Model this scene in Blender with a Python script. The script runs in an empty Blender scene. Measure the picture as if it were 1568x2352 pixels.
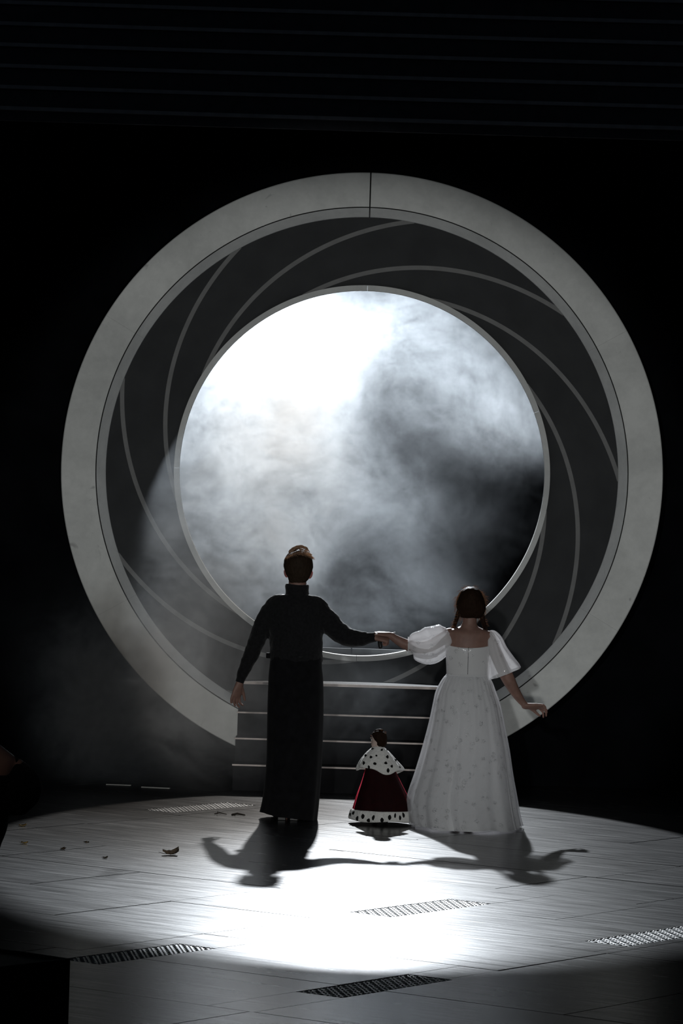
import bpy, bmesh, math, random
from mathutils import Vector, Matrix, noise
from mathutils.bvhtree import BVHTree

random.seed(7)
scene = bpy.context.scene
COL = scene.collection
PI = math.pi

# ------------------------------------------------------------------ camera
CAM_H = 2.35            # lens height above the stage floor, level with the portal's centre
F_PX = 8489.0           # focal length in pixels of the 1568 x 2352 frame
AX, AY = 831.0, 1087.0  # pixel of the camera's level viewing axis
ROLL = math.radians(1.7)
cam_d = bpy.data.cameras.new('camera')
cam = bpy.data.objects.new('camera', cam_d)
COL.objects.link(cam)
cam.location = (0, 0, CAM_H)
cam.rotation_euler = (Matrix.Rotation(-ROLL, 4, 'Y') @ Matrix.Rotation(PI / 2, 4, 'X')).to_euler()
cam_d.sensor_fit = 'VERTICAL'
cam_d.sensor_height = 36.0
cam_d.lens = F_PX / 2352 * 36.0
cam_d.shift_x = (784 - AX) / 2352
cam_d.shift_y = (AY - 1176) / 2352
cam_d.clip_end = 200
scene.camera = cam

# ------------------------------------------------------------------ world, lights, exposure
scene.view_settings.view_transform = 'Standard'
scene.view_settings.look = 'None'
scene.view_settings.gamma = 1
scene.view_settings.use_curve_mapping = False
scene.view_settings.exposure = 0.0
scene.cycles.volume_step_rate = 8.0
scene.cycles.volume_max_steps = 256
scene.cycles.volume_bounces = 0
scene.cycles.max_bounces = 6
scene.cycles.diffuse_bounces = 3
scene.cycles.glossy_bounces = 2
scene.cycles.transparent_max_bounces = 8
scene.cycles.use_denoising = True
scene.cycles.use_adaptive_sampling = True
scene.cycles.adaptive_threshold = 0.02

world = bpy.data.worlds.new('dark_theatre')
scene.world = world
world.use_nodes = True
bg = world.node_tree.nodes['Background']
bg.inputs['Color'].default_value = (0.55, 0.75, 1.0, 1)
bg.inputs['Strength'].default_value = 0.010


def spot(name, loc, target, watts, angle, blend, radius, color):
    d = bpy.data.lights.new(name, 'SPOT')
    d.energy = watts
    d.spot_size = math.radians(angle)
    d.spot_blend = blend
    d.shadow_soft_size = radius
    d.color = color
    o = bpy.data.objects.new(name, d)
    COL.objects.link(o)
    o.location = loc
    o.rotation_euler = (Vector(target) - Vector(loc)).to_track_quat('-Z', 'Y').to_euler()
    return o


# the hard back light high behind the portal, shining down through its opening
spot('back_spotlight', (-0.135, 34.75, 6.07), (0.0, 28.2, 2.35), 11500, 46, 0.35, 0.11, (0.88, 0.94, 1.0))
# two profile spots in the auditorium that pick out the portal and the couple
spot('house_spotlight', (-1.1, 2.0, 3.44), (-0.15, 27.3, 1.85), 2400, 13.4, 0.3, 0.12, (0.97, 1.0, 1.0))
spot('house_spotlight', (0.3, 2.0, 1.8), (-0.1, 27.3, 1.75), 1800, 13.4, 0.3, 0.12, (1.0, 1.0, 0.97))
# added fill with no stage source, brings out the seated figure's skin
spot('sitter_fill', (-4.5, 11.5, 2.6), (-1.5, 16.3, 1.15), 60, 7, 0.8, 0.1, (1.0, 0.86, 0.7))


# ------------------------------------------------------------------ helpers
def unroll(x, y):
    dx, dy = x - AX, y - AY
    c, s = math.cos(ROLL), math.sin(ROLL)
    return dx * c + dy * s, -dx * s + dy * c


def P(x, y, Y):
    """the point at depth Y seen at pixel x, y"""
    a, b = unroll(x, y)
    return Vector((a * Y / F_PX, Y, CAM_H - b * Y / F_PX))


def FLOOR(x, y, z=0.0):
    a, b = unroll(x, y)
    Y = F_PX * (CAM_H - z) / b
    return Vector((a * Y / F_PX, Y, z))


def link(o, parent=None):
    COL.objects.link(o)
    if parent is not None:
        o.parent = parent
    return o


def root_of(o):
    while o.parent is not None:
        o = o.parent
    return o


def thing(name, loc, label, cat, group=None):
    o = bpy.data.objects.new(name, None)
    o.empty_display_size = 0.1
    link(o)
    o.location = loc
    tag(o, label, cat, group)
    return o


def tag(o, label=None, cat=None, group=None, kind=None):
    if label: o['label'] = label
    if cat: o['category'] = cat
    if group: o['group'] = group
    if kind: o['kind'] = kind
    return o


def obj(name, bm, mat, parent=None, smooth=False, origin=None, label=None):
    """link a bmesh (or mesh) in world coordinates as one mesh object"""
    if isinstance(bm, bmesh.types.BMesh):
        me = bpy.data.meshes.new(name)
        bmesh.ops.recalc_face_normals(bm, faces=bm.faces)
        bm.to_mesh(me)
        bm.free()
    else:
        me = bm
        me.name = name
    off = Vector(origin) if origin is not None else Vector((0, 0, 0))
    base = Vector((0, 0, 0))
    if parent is not None:
        base = root_of(parent).location.copy()
        off = base
    me.transform(Matrix.Translation(-off))
    if smooth:
        me.polygons.foreach_set('use_smooth', [True] * len(me.polygons))
    o = bpy.data.objects.new(name, me)
    if isinstance(mat, (list, tuple)):
        for m in mat: me.materials.append(m)
    else:
        me.materials.append(mat)
    link(o, parent)
    if parent is None:
        o.location = off
    if label:
        o['label'] = label
    return o


def loft(bm, rings, cap0=True, cap1=True):
    vs = [[bm.verts.new(p) for p in r] for r in rings]
    n = len(vs[0])
    for a, b in zip(vs, vs[1:]):
        for i in range(n):
            j = (i + 1) % n
            bm.faces.new((a[i], a[j], b[j], b[i]))
    if cap0: bm.faces.new(vs[0][::-1])
    if cap1: bm.faces.new(vs[-1])
    return vs


def frame(t):
    t = t.normalized()
    h = Vector((0, 1, 0))
    if abs(t.dot(h)) > 0.9: h = Vector((0, 0, 1))
    d = (h - t * h.dot(t)).normalized()
    s = t.cross(d).normalized()
    return s, d


def tube(bm, pts, radii, n=14, caps=(True, True), axes=None):
    """tube along pts; radii entries r or (r in picture plane, r in depth); rounded ends"""
    pts = [Vector(p) for p in pts]
    R = [(r, r) if not isinstance(r, (tuple, list)) else r for r in radii]
    rings = []
    m = len(pts)
    for i in range(m):
        t = pts[min(i + 1, m - 1)] - pts[max(i - 1, 0)]
        s, d = axes if axes else frame(t)
        rings.append((pts[i], s, d, R[i]))
    out = []

    def ring(c, s, d, r, k=1.0):
        return [c + s * (math.cos(2 * PI * j / n) * r[0] * k) + d * (math.sin(2 * PI * j / n) * r[1] * k) for j in range(n)]
    if caps[0]:
        t = (pts[0] - pts[1]).normalized()
        c, s, d, r = rings[0]
        e = min(r)
        out.append(ring(c + t * e * 0.9, s, d, r, 0.3)); out.append(ring(c + t * e * 0.6, s, d, r, 0.75))
    for c, s, d, r in rings: out.append(ring(c, s, d, r))
    if caps[1]:
        t = (pts[-1] - pts[-2]).normalized()
        c, s, d, r = rings[-1]
        e = min(r)
        out.append(ring(c + t * e * 0.6, s, d, r, 0.75)); out.append(ring(c + t * e * 0.9, s, d, r, 0.3))
    loft(bm, out, caps[0], caps[1])


def smooth_path(pts, k=3):
    """Catmull-Rom through rows of numbers"""
    out = []
    m = len(pts)
    for i in range(m - 1):
        p0, p1, p2, p3 = pts[max(i - 1, 0)], pts[i], pts[i + 1], pts[min(i + 2, m - 1)]
        for q in range(k):
            t = q / k
            out.append(tuple(0.5 * (2 * b + (c - a) * t + (2 * a - 5 * b + 4 * c - d) * t * t + (3 * b - a - 3 * c + d) * t ** 3)
                             for a, b, c, d in zip(p0, p1, p2, p3)))
    out.append(tuple(pts[-1]))
    return out


def ptube(bm, rows, Y0, n=16, k=3, flat=1.0, caps=(True, True)):
    """limb: rows (x, y, depth offset, radius in pixels)"""
    rows = smooth_path(rows, k)
    pts = [P(x, y, Y0 + dy) for x, y, dy, r in rows]
    tube(bm, pts, [(r * (Y0 + dy) / F_PX, r * (Y0 + dy) / F_PX * flat) for x, y, dy, r in rows], n, caps)


def prings(rows, Y0, n=32, k=3, power=1.0, wave=None):
    """horizontal rings: rows (y, centre x, half width px, back m, front m); back is towards the camera"""
    rows = smooth_path(rows, k) if k > 1 else rows
    out = []
    for i, (y, cx, hw, b, f) in enumerate(rows):
        c = P(cx, y, Y0)
        rx = hw * Y0 / F_PX
        ry = (b + f) / 2
        yc = Y0 + (f - b) / 2
        ring = []
        for j in range(n):
            a = 2 * PI * j / n
            ca, sa = math.cos(a), math.sin(a)
            px = math.copysign(abs(ca) ** power, ca)
            py = math.copysign(abs(sa) ** power, sa)
            w = wave(i / (len(rows) - 1), a) if wave else (1.0, 0.0)
            ring.append(Vector((c.x + px * rx * w[0], yc + py * ry * w[0], c.z + w[1])))
        out.append(ring)
    return out


def blob(bm, c, r, seg=12, rng=8, rot=None):
    M = Matrix.Translation(c) @ (rot if rot else Matrix()) @ Matrix.Diagonal((r[0], r[1], r[2], 1))
    bmesh.ops.create_uvsphere(bm, u_segments=seg, v_segments=rng, radius=1, matrix=M)


def box(bm, c, s, rot=None):
    M = Matrix.Translation(c) @ (rot if rot else Matrix()) @ Matrix.Diagonal((s[0], s[1], s[2], 1))
    return bmesh.ops.create_cube(bm, size=1, matrix=M)


def bevel(bm, w, seg=1):
    bmesh.ops.bevel(bm, geom=list(bm.edges), offset=w, segments=seg, affect='EDGES', profile=0.5)


def fuse(bm, voxel, smooth_it=4, wrinkle=0.0, scale=14.0, wrinkle_fn=None):
    """union of overlapping solids as one continuous surface"""
    bmesh.ops.recalc_face_normals(bm, faces=bm.faces)
    me = bpy.data.meshes.new('tmp')
    bm.to_mesh(me)
    bm.free()
    o = bpy.data.objects.new('tmp', me)
    COL.objects.link(o)
    m = o.modifiers.new('r', 'REMESH')
    m.mode = 'VOXEL'
    m.voxel_size = voxel
    s = o.modifiers.new('s', 'SMOOTH')
    s.factor = 0.5
    s.iterations = smooth_it
    dg = bpy.context.evaluated_depsgraph_get()
    res = bpy.data.meshes.new_from_object(o.evaluated_get(dg))
    bpy.data.objects.remove(o)
    bpy.data.meshes.remove(me)
    if wrinkle:
        b2 = bmesh.new()
        b2.from_mesh(res)
        b2.normal_update()
        for v in b2.verts:
            w = wrinkle_fn(v.co) if wrinkle_fn else 1.0
            q = v.co * scale
            v.co += v.normal * wrinkle * w * (noise.noise(q) + 0.5 * noise.noise(q * 2.3))
        b2.to_mesh(res)
        b2.free()
    return res


# ------------------------------------------------------------------ materials
def nodes(name):
    m = bpy.data.materials.new(name)
    m.use_nodes = True
    nt = m.node_tree
    return m, nt, nt.nodes['Principled BSDF']


def simple(name, col, rough=0.6, metal=0.0, spec=0.5, var=0.15, scale=12.0, sheen=0.0, sss=0.0, sss_col=None, bump=0.0):
    m, nt, b = nodes(name)
    b.inputs['Roughness'].default_value = rough
    b.inputs['Metallic'].default_value = metal
    b.inputs['Specular IOR Level'].default_value = spec
    b.inputs['Sheen Weight'].default_value = sheen
    if sss:
        b.inputs['Subsurface Weight'].default_value = sss
        b.inputs['Subsurface Radius'].default_value = sss_col or (1, 0.25, 0.15)
        b.inputs['Subsurface Scale'].default_value = 0.02
    tc = nt.nodes.new('ShaderNodeTexCoord')
    nz = nt.nodes.new('ShaderNodeTexNoise')
    nz.inputs['Scale'].default_value = scale
    nz.inputs['Detail'].default_value = 4
    nt.links.new(tc.outputs['Object'], nz.inputs['Vector'])
    r = nt.nodes.new('ShaderNodeValToRGB')
    r.color_ramp.elements[0].position = 0.3
    r.color_ramp.elements[1].position = 0.7
    r.color_ramp.elements[0].color = (*[c * (1 - var) for c in col], 1)
    r.color_ramp.elements[1].color = (*[min(1, c * (1 + var)) for c in col], 1)
    nt.links.new(nz.outputs['Fac'], r.inputs['Fac'])
    nt.links.new(r.outputs['Color'], b.inputs['Base Color'])
    if bump:
        bp = nt.nodes.new('ShaderNodeBump')
        bp.inputs['Strength'].default_value = bump
        bp.inputs['Distance'].default_value = 0.01
        nt.links.new(nz.outputs['Fac'], bp.inputs['Height'])
        nt.links.new(bp.outputs['Normal'], b.inputs['Normal'])
    return m


def N(nt, typ, **kw):
    n = nt.nodes.new(typ)
    for k, v in kw.items():
        if k.startswith('i_'):
            n.inputs[k[2:].replace('_', ' ')].default_value = v
        else:
            setattr(n, k, v)
    return n


def mathn(nt, op, a, b=None, clamp=False):
    n = nt.nodes.new('ShaderNodeMath')
    n.operation = op
    n.use_clamp = clamp
    for i, v in enumerate((a, b)):
        if v is None: continue
        if isinstance(v, (int, float)): n.inputs[i].default_value = v
        else: nt.links.new(v, n.inputs[i])
    return n.outputs[0]


GRID = math.radians(-36.5)       # the floor panels lie askew to the portal


def make_floor_mat():
    m, nt, b = nodes('worn_stage_plywood')
    L = nt.links.new
    geo = N(nt, 'ShaderNodeNewGeometry')
    mp = N(nt, 'ShaderNodeMapping')
    mp.inputs['Rotation'].default_value = (0, 0, -GRID)
    L(geo.outputs['Position'], mp.inputs['Vector'])
    st = N(nt, 'ShaderNodeMapping')
    st.inputs['Scale'].default_value = (1.1, 16.0, 1.0)
    L(mp.outputs['Vector'], st.inputs['Vector'])
    grain = N(nt, 'ShaderNodeTexNoise', i_Scale=1.6, i_Detail=8.0, i_Roughness=0.65, i_Distortion=0.3)
    L(st.outputs['Vector'], grain.inputs['Vector'])
    big = N(nt, 'ShaderNodeTexNoise', i_Scale=0.9, i_Detail=5.0, i_Roughness=0.6)
    L(mp.outputs['Vector'], big.inputs['Vector'])
    oi = N(nt, 'ShaderNodeObjectInfo')
    ramp = N(nt, 'ShaderNodeValToRGB')
    e = ramp.color_ramp.elements
    e[0].position = 0.28; e[0].color = (0.011, 0.0115, 0.0125, 1)
    e[1].position = 0.80; e[1].color = (0.042, 0.040, 0.039, 1)
    q = ramp.color_ramp.elements.new(0.5); q.color = (0.018, 0.0178, 0.0185, 1)
    mix = mathn(nt, 'ADD', mathn(nt, 'MULTIPLY', grain.outputs['Fac'], 0.75), mathn(nt, 'MULTIPLY', big.outputs['Fac'], 0.35))
    mix = mathn(nt, 'ADD', mix, mathn(nt, 'MULTIPLY', mathn(nt, 'SUBTRACT', oi.outputs['Random'], 0.5), 0.10))
    L(mathn(nt, 'SUBTRACT', mix, 0.03), ramp.inputs['Fac'])
    # pale scuffs and dark gouges
    s2 = N(nt, 'ShaderNodeMapping')
    s2.inputs['Scale'].default_value = (4.0, 26.0, 1.0)
    L(mp.outputs['Vector'], s2.inputs['Vector'])
    sc = N(nt, 'ShaderNodeTexNoise', i_Scale=2.2, i_Detail=6.0, i_Roughness=0.75)
    L(s2.outputs['Vector'], sc.inputs['Vector'])
    scuff = mathn(nt, 'MULTIPLY', mathn(nt, 'GREATER_THAN', sc.outputs['Fac'], 0.66), 0.8)
    gouge = mathn(nt, 'LESS_THAN', sc.outputs['Fac'], 0.31)
    m1 = N(nt, 'ShaderNodeMix', data_type='RGBA')
    L(scuff, m1.inputs['Factor']); L(ramp.outputs['Color'], m1.inputs['A'])
    m1.inputs['B'].default_value = (0.13, 0.125, 0.12, 1)
    m2 = N(nt, 'ShaderNodeMix', data_type='RGBA')
    L(gouge, m2.inputs['Factor']); L(m1.outputs['Result'], m2.inputs['A'])
    m2.inputs['B'].default_value = (0.012, 0.012, 0.012, 1)
    L(m2.outputs['Result'], b.inputs['Base Color'])
    rr = N(nt, 'ShaderNodeMapRange')
    rr.inputs['From Min'].default_value = 0.3; rr.inputs['From Max'].default_value = 0.7
    rr.inputs['To Min'].default_value = 0.20; rr.inputs['To Max'].default_value = 0.285
    L(grain.outputs['Fac'], rr.inputs['Value'])
    L(rr.outputs['Result'], b.inputs['Roughness'])
    b.inputs['Specular IOR Level'].default_value = 0.40
    bp = N(nt, 'ShaderNodeBump', i_Strength=0.11, i_Distance=0.004)
    L(mathn(nt, 'ADD', grain.outputs['Fac'], mathn(nt, 'MULTIPLY', sc.outputs['Fac'], 0.5)), bp.inputs['Height'])
    L(bp.outputs['Normal'], b.inputs['Normal'])
    return m


def make_ring_mat(name, c0, c1, smudge=0.5):
    m, nt, b = nodes(name)
    L = nt.links.new
    geo = N(nt, 'ShaderNodeNewGeometry')
    n1 = N(nt, 'ShaderNodeTexNoise', i_Scale=1.7, i_Detail=6.0, i_Roughness=0.6, i_Distortion=0.4)
    n2 = N(nt, 'ShaderNodeTexNoise', i_Scale=14.0, i_Detail=8.0, i_Roughness=0.7)
    n3 = N(nt, 'ShaderNodeTexNoise', i_Scale=6.0, i_Detail=3.0, i_Roughness=0.5, i_Distortion=1.5)
    for n in (n1, n2, n3): L(geo.outputs['Position'], n.inputs['Vector'])
    ramp = N(nt, 'ShaderNodeValToRGB')
    e = ramp.color_ramp.elements
    e[0].position = 0.3; e[0].color = (*c0, 1)
    e[1].position = 0.62; e[1].color = (*c1, 1)
    L(mathn(nt, 'ADD', mathn(nt, 'MULTIPLY', n1.outputs['Fac'], 0.72), mathn(nt, 'MULTIPLY', n2.outputs['Fac'], 0.28)), ramp.inputs['Fac'])
    mx = N(nt, 'ShaderNodeMix', data_type='RGBA')
    spot_ = mathn(nt, 'MULTIPLY', mathn(nt, 'MULTIPLY', mathn(nt, 'SUBTRACT', n3.outputs['Fac'], 0.69, ), 9.0, True), smudge)
    L(spot_, mx.inputs['Factor'])
    L(ramp.outputs['Color'], mx.inputs['A'])
    mx.inputs['B'].default_value = (0.06, 0.06, 0.055, 1)
    L(mx.outputs['Result'], b.inputs['Base Color'])
    b.inputs['Roughness'].default_value = 0.62
    b.inputs['Specular IOR Level'].default_value = 0.25
    bp = N(nt, 'ShaderNodeBump', i_Strength=0.12, i_Distance=0.01)
    L(n2.outputs['Fac'], bp.inputs['Height']); L(bp.outputs['Normal'], b.inputs['Normal'])
    return m


def make_dress_mat(name, see_through=0.0, col=(0.93, 0.94, 0.95)):
    """white tulle with silver sequin flowers; lets light through"""
    m = bpy.data.materials.new(name)
    m.use_nodes = True
    nt = m.node_tree
    nt.nodes.clear()
    L = nt.links.new
    out = N(nt, 'ShaderNodeOutputMaterial')
    tc = N(nt, 'ShaderNodeTexCoord')
    v = N(nt, 'ShaderNodeTexVoronoi', i_Scale=17.0)          # flower heads
    L(tc.outputs['Object'], v.inputs['Vector'])
    d = N(nt, 'ShaderNodeTexVoronoi', i_Scale=170.0)         # sequins
    L(tc.outputs['Object'], d.inputs['Vector'])
    head = mathn(nt, 'LESS_THAN', v.outputs['Distance'], 0.30)
    dot = mathn(nt, 'LESS_THAN', d.outputs['Distance'], 0.36)
    seq = mathn(nt, 'MULTIPLY', head, dot)
    stray = mathn(nt, 'MULTIPLY', mathn(nt, 'GREATER_THAN', N_sep(nt, d.outputs['Color']), 0.90), mathn(nt, 'LESS_THAN', d.outputs['Distance'], 0.25))
    seq = mathn(nt, 'MAXIMUM', seq, stray)
    dif = N(nt, 'ShaderNodeBsdfDiffuse')
    dif.inputs['Color'].default_value = (*col, 1)
    tr = N(nt, 'ShaderNodeBsdfTranslucent')
    tr.inputs['Color'].default_value = (0.90, 0.88, 0.90, 1)
    mx = N(nt, 'ShaderNodeMixShader')
    mx.inputs[0].default_value = 0.32
    L(dif.outputs[0], mx.inputs[1]); L(tr.outputs[0], mx.inputs[2])
    gl = N(nt, 'ShaderNodeBsdfGlossy')
    gl.inputs['Roughness'].default_value = 0.35
    gr = N(nt, 'ShaderNodeValToRGB')
    gr.color_ramp.interpolation = 'CONSTANT'
    gr.color_ramp.elements[0].color = (0.16, 0.165, 0.18, 1)
    gr.color_ramp.elements[1].position = 0.62
    gr.color_ramp.elements[1].color = (1.0, 1.0, 1.0, 1)
    L(N_sep(nt, d.outputs['Color']), gr.inputs['Fac']); L(gr.outputs['Color'], gl.inputs['Color'])
    m2 = N(nt, 'ShaderNodeMixShader')
    L(mathn(nt, 'MULTIPLY', seq, 0.75), m2.inputs[0]); L(mx.outputs[0], m2.inputs[1]); L(gl.outputs[0], m2.inputs[2])
    last = m2
    if see_through > 0:
        tp = N(nt, 'ShaderNodeBsdfTransparent')
        m3 = N(nt, 'ShaderNodeMixShader')
        L(mathn(nt, 'MULTIPLY', mathn(nt, 'SUBTRACT', 1.0, seq), see_through), m3.inputs[0])
        L(m2.outputs[0], m3.inputs[1]); L(tp.outputs[0], m3.inputs[2])
        last = m3
    L(last.outputs[0], out.inputs['Surface'])
    return m


def N_sep(nt, sock):
    s = nt.nodes.new('ShaderNodeSeparateColor')
    nt.links.new(sock, s.inputs[0])
    return s.outputs[0]


def make_hair_mat(name, col, spec=0.03):
    m, nt, b = nodes(name)
    L = nt.links.new
    tc = N(nt, 'ShaderNodeTexCoord')
    mp = N(nt, 'ShaderNodeMapping')
    mp.inputs['Scale'].default_value = (160, 160, 14)
    L(tc.outputs['Object'], mp.inputs['Vector'])
    nz = N(nt, 'ShaderNodeTexNoise', i_Scale=1.0, i_Detail=3.0)
    L(mp.outputs['Vector'], nz.inputs['Vector'])
    r = N(nt, 'ShaderNodeValToRGB')
    r.color_ramp.elements[0].color = (*[c * 0.45 for c in col], 1)
    r.color_ramp.elements[1].color = (*[c * 1.5 for c in col], 1)
    L(nz.outputs['Fac'], r.inputs['Fac']); L(r.outputs['Color'], b.inputs['Base Color'])
    b.inputs['Roughness'].default_value = 0.6
    b.inputs['Specular IOR Level'].default_value = spec
    bp = N(nt, 'ShaderNodeBump', i_Strength=0.6, i_Distance=0.004)
    L(nz.outputs['Fac'], bp.inputs['Height']); L(bp.outputs['Normal'], b.inputs['Normal'])
    return m


M_FLOOR = make_floor_mat()
M_SUB = simple('floor_joint_black', (0.008, 0.008, 0.008), 0.9, spec=0.1)
M_PLATE = simple('grey_tread_metal', (0.10, 0.104, 0.108), 0.45, metal=0.4, var=0.4, scale=20)
M_BUMP = simple('worn_tread_metal', (0.22, 0.22, 0.22), 0.4, metal=0.6, var=0.3, scale=30)
M_VELVET = simple('black_velour', (0.0035, 0.004, 0.005), 0.95, spec=0.03, var=0.4, scale=3)
M_RING = make_ring_mat('painted_portal_grey', (0.58, 0.59, 0.57), (0.84, 0.85, 0.82))
M_LIP = make_ring_mat('painted_lip_grey', (0.62, 0.63, 0.62), (0.86, 0.87, 0.85), 0.35)
M_GROOVE = simple('groove_black', (0.02, 0.02, 0.02), 0.9, spec=0.1)
M_FUNNEL = simple('charcoal_tunnel_paint', (0.065, 0.067, 0.069), 0.9, spec=0.06, var=0.12, scale=4)
M_STRIPE = simple('grey_stripe_paint', (0.29, 0.29, 0.285), 0.85, spec=0.1, var=0.08)
M_RIM = make_ring_mat('rear_rim_grey', (0.56, 0.57, 0.56), (0.76, 0.77, 0.75), 0.3)
M_RISER = simple('black_step_paint', (0.011, 0.011, 0.012), 0.8, spec=0.12, var=0.3, scale=6)
M_TREAD = simple('worn_tread_wood', (0.72, 0.63, 0.58), 0.7, spec=0.2, var=0.2, scale=9)
M_BOARD = simple('grey_threshold_paint', (0.14, 0.15, 0.16), 0.8, spec=0.15)
M_SLATDARK = simple('dark_header_board', (0.10, 0.10, 0.11), 0.9, spec=0.08)
M_SLAT = simple('grey_header_batten', (0.45, 0.45, 0.47), 0.85, spec=0.1)
M_TAPE = simple('white_marking_tape', (0.55, 0.55, 0.52), 0.7)
M_SKIN = simple('skin', (0.25, 0.145, 0.115), 0.55, spec=0.35, var=0.10, scale=30, sss=0.25)
M_EARSKIN = simple('backlit_ear_skin', (0.55, 0.22, 0.2), 0.5, sss=0.9, sss_col=(1.0, 0.12, 0.12))  # redder than the body skin: back light through the ear put into the colour
M_BLACK = simple('black_knit', (0.010, 0.010, 0.011), 0.9, spec=0.15, var=0.3, scale=60, sheen=0.12, bump=0.3)
M_BLACKSKIRT = simple('black_cloth', (0.006, 0.006, 0.007), 0.9, spec=0.1, var=0.3, scale=20, sheen=0.05)
M_LEATHER = simple('black_leather', (0.012, 0.012, 0.012), 0.45, spec=0.4)
M_HAIRMAN = make_hair_mat('shaded_light_brown_hair', (0.032, 0.022, 0.015))  # light brown darkened for the shaded back of the head
M_HAIRWOMAN = make_hair_mat('shaded_auburn_hair', (0.020, 0.011, 0.007))  # auburn darkened for the shaded back of the head
M_HAIRDARK = make_hair_mat('near_black_hair', (0.012, 0.010, 0.009))


def make_strand_mat(name, col):
    m = bpy.data.materials.new(name)
    m.use_nodes = True
    nt = m.node_tree
    nt.nodes.clear()
    out = N(nt, 'ShaderNodeOutputMaterial')
    geo = N(nt, 'ShaderNodeNewGeometry')
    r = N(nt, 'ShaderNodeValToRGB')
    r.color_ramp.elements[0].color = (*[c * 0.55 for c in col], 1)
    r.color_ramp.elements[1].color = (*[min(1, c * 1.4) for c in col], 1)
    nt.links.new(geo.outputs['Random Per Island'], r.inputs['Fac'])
    d = N(nt, 'ShaderNodeBsdfDiffuse'); t = N(nt, 'ShaderNodeBsdfTranslucent')
    nt.links.new(r.outputs['Color'], d.inputs['Color']); nt.links.new(r.outputs['Color'], t.inputs['Color'])
    mx = N(nt, 'ShaderNodeMixShader'); mx.inputs[0].default_value = 0.55
    nt.links.new(d.outputs[0], mx.inputs[1]); nt.links.new(t.outputs[0], mx.inputs[2])
    nt.links.new(mx.outputs[0], out.inputs['Surface'])
    return m


M_STRANDMAN = make_strand_mat('backlit_light_brown_hair', (0.52, 0.36, 0.25))  # far brighter than the hair mesh: back light glow put into the colour
M_STRANDWOMAN = make_strand_mat('backlit_auburn_hair', (0.34, 0.20, 0.12))  # brighter tone holds the golden back light along the outline
M_EYE = simple('eye_white', (0.7, 0.7, 0.7), 0.2)
M_DRESS = make_dress_mat('white_lined_tulle')
M_TULLE = make_dress_mat('white_sheer_tulle', 0.36)
M_SATIN = simple('white_satin', (0.70, 0.70, 0.71), 0.5, var=0.05)
M_RED = simple('crimson_velvet', (0.013, 0.0004, 0.0010), 0.8, spec=0.15, var=0.25, scale=25, sheen=0.5)
M_RED.node_tree.nodes['Principled BSDF'].inputs['Sheen Tint'].default_value = (1.0, .03, .09, 1)
M_RED.node_tree.nodes['Principled BSDF'].inputs['Sheen Roughness'].default_value = .25
M_ERMINE = simple('white_ermine_fur', (0.74, 0.73, 0.70), 0.9, spec=0.1, var=0.08, scale=60, sheen=0.3, bump=0.8)
M_SPOT = simple('black_ermine_tail', (0.008, 0.008, 0.008), 0.9, spec=0.1)
M_PORCELAIN = simple('doll_face', (0.62, 0.48, 0.42), 0.45, var=0.05)
M_LEAF = simple('dry_leaf', (0.20, 0.16, 0.12), 0.8, var=0.5, scale=40)
M_LEAFPALE = simple('pale_dry_leaf', (0.42, 0.33, 0.16), 0.8, var=0.4, scale=40)
M_TWIG = simple('dark_twig', (0.03, 0.022, 0.016), 0.8)
M_CRATE = simple('black_box_paint', (0.010, 0.0095, 0.009), 0.8, spec=0.12)
M_STICK = simple('pale_stick', (0.6, 0.6, 0.58), 0.5)

# ------------------------------------------------------------------ floor of askew panels
bm = bmesh.new()
box(bm, (0, 24.5, -0.04), (18, 26, 0.04))
floor = obj('floor', bm, M_SUB)
tag(floor, 'dark worn plywood stage floor with askew panels', None, None, 'structure')
CU, SU = math.cos(GRID), math.sin(GRID)


def UV(u, v, z=0.0):
    return Vector((u * CU - v * SU, 20 + u * SU + v * CU, z))


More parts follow.
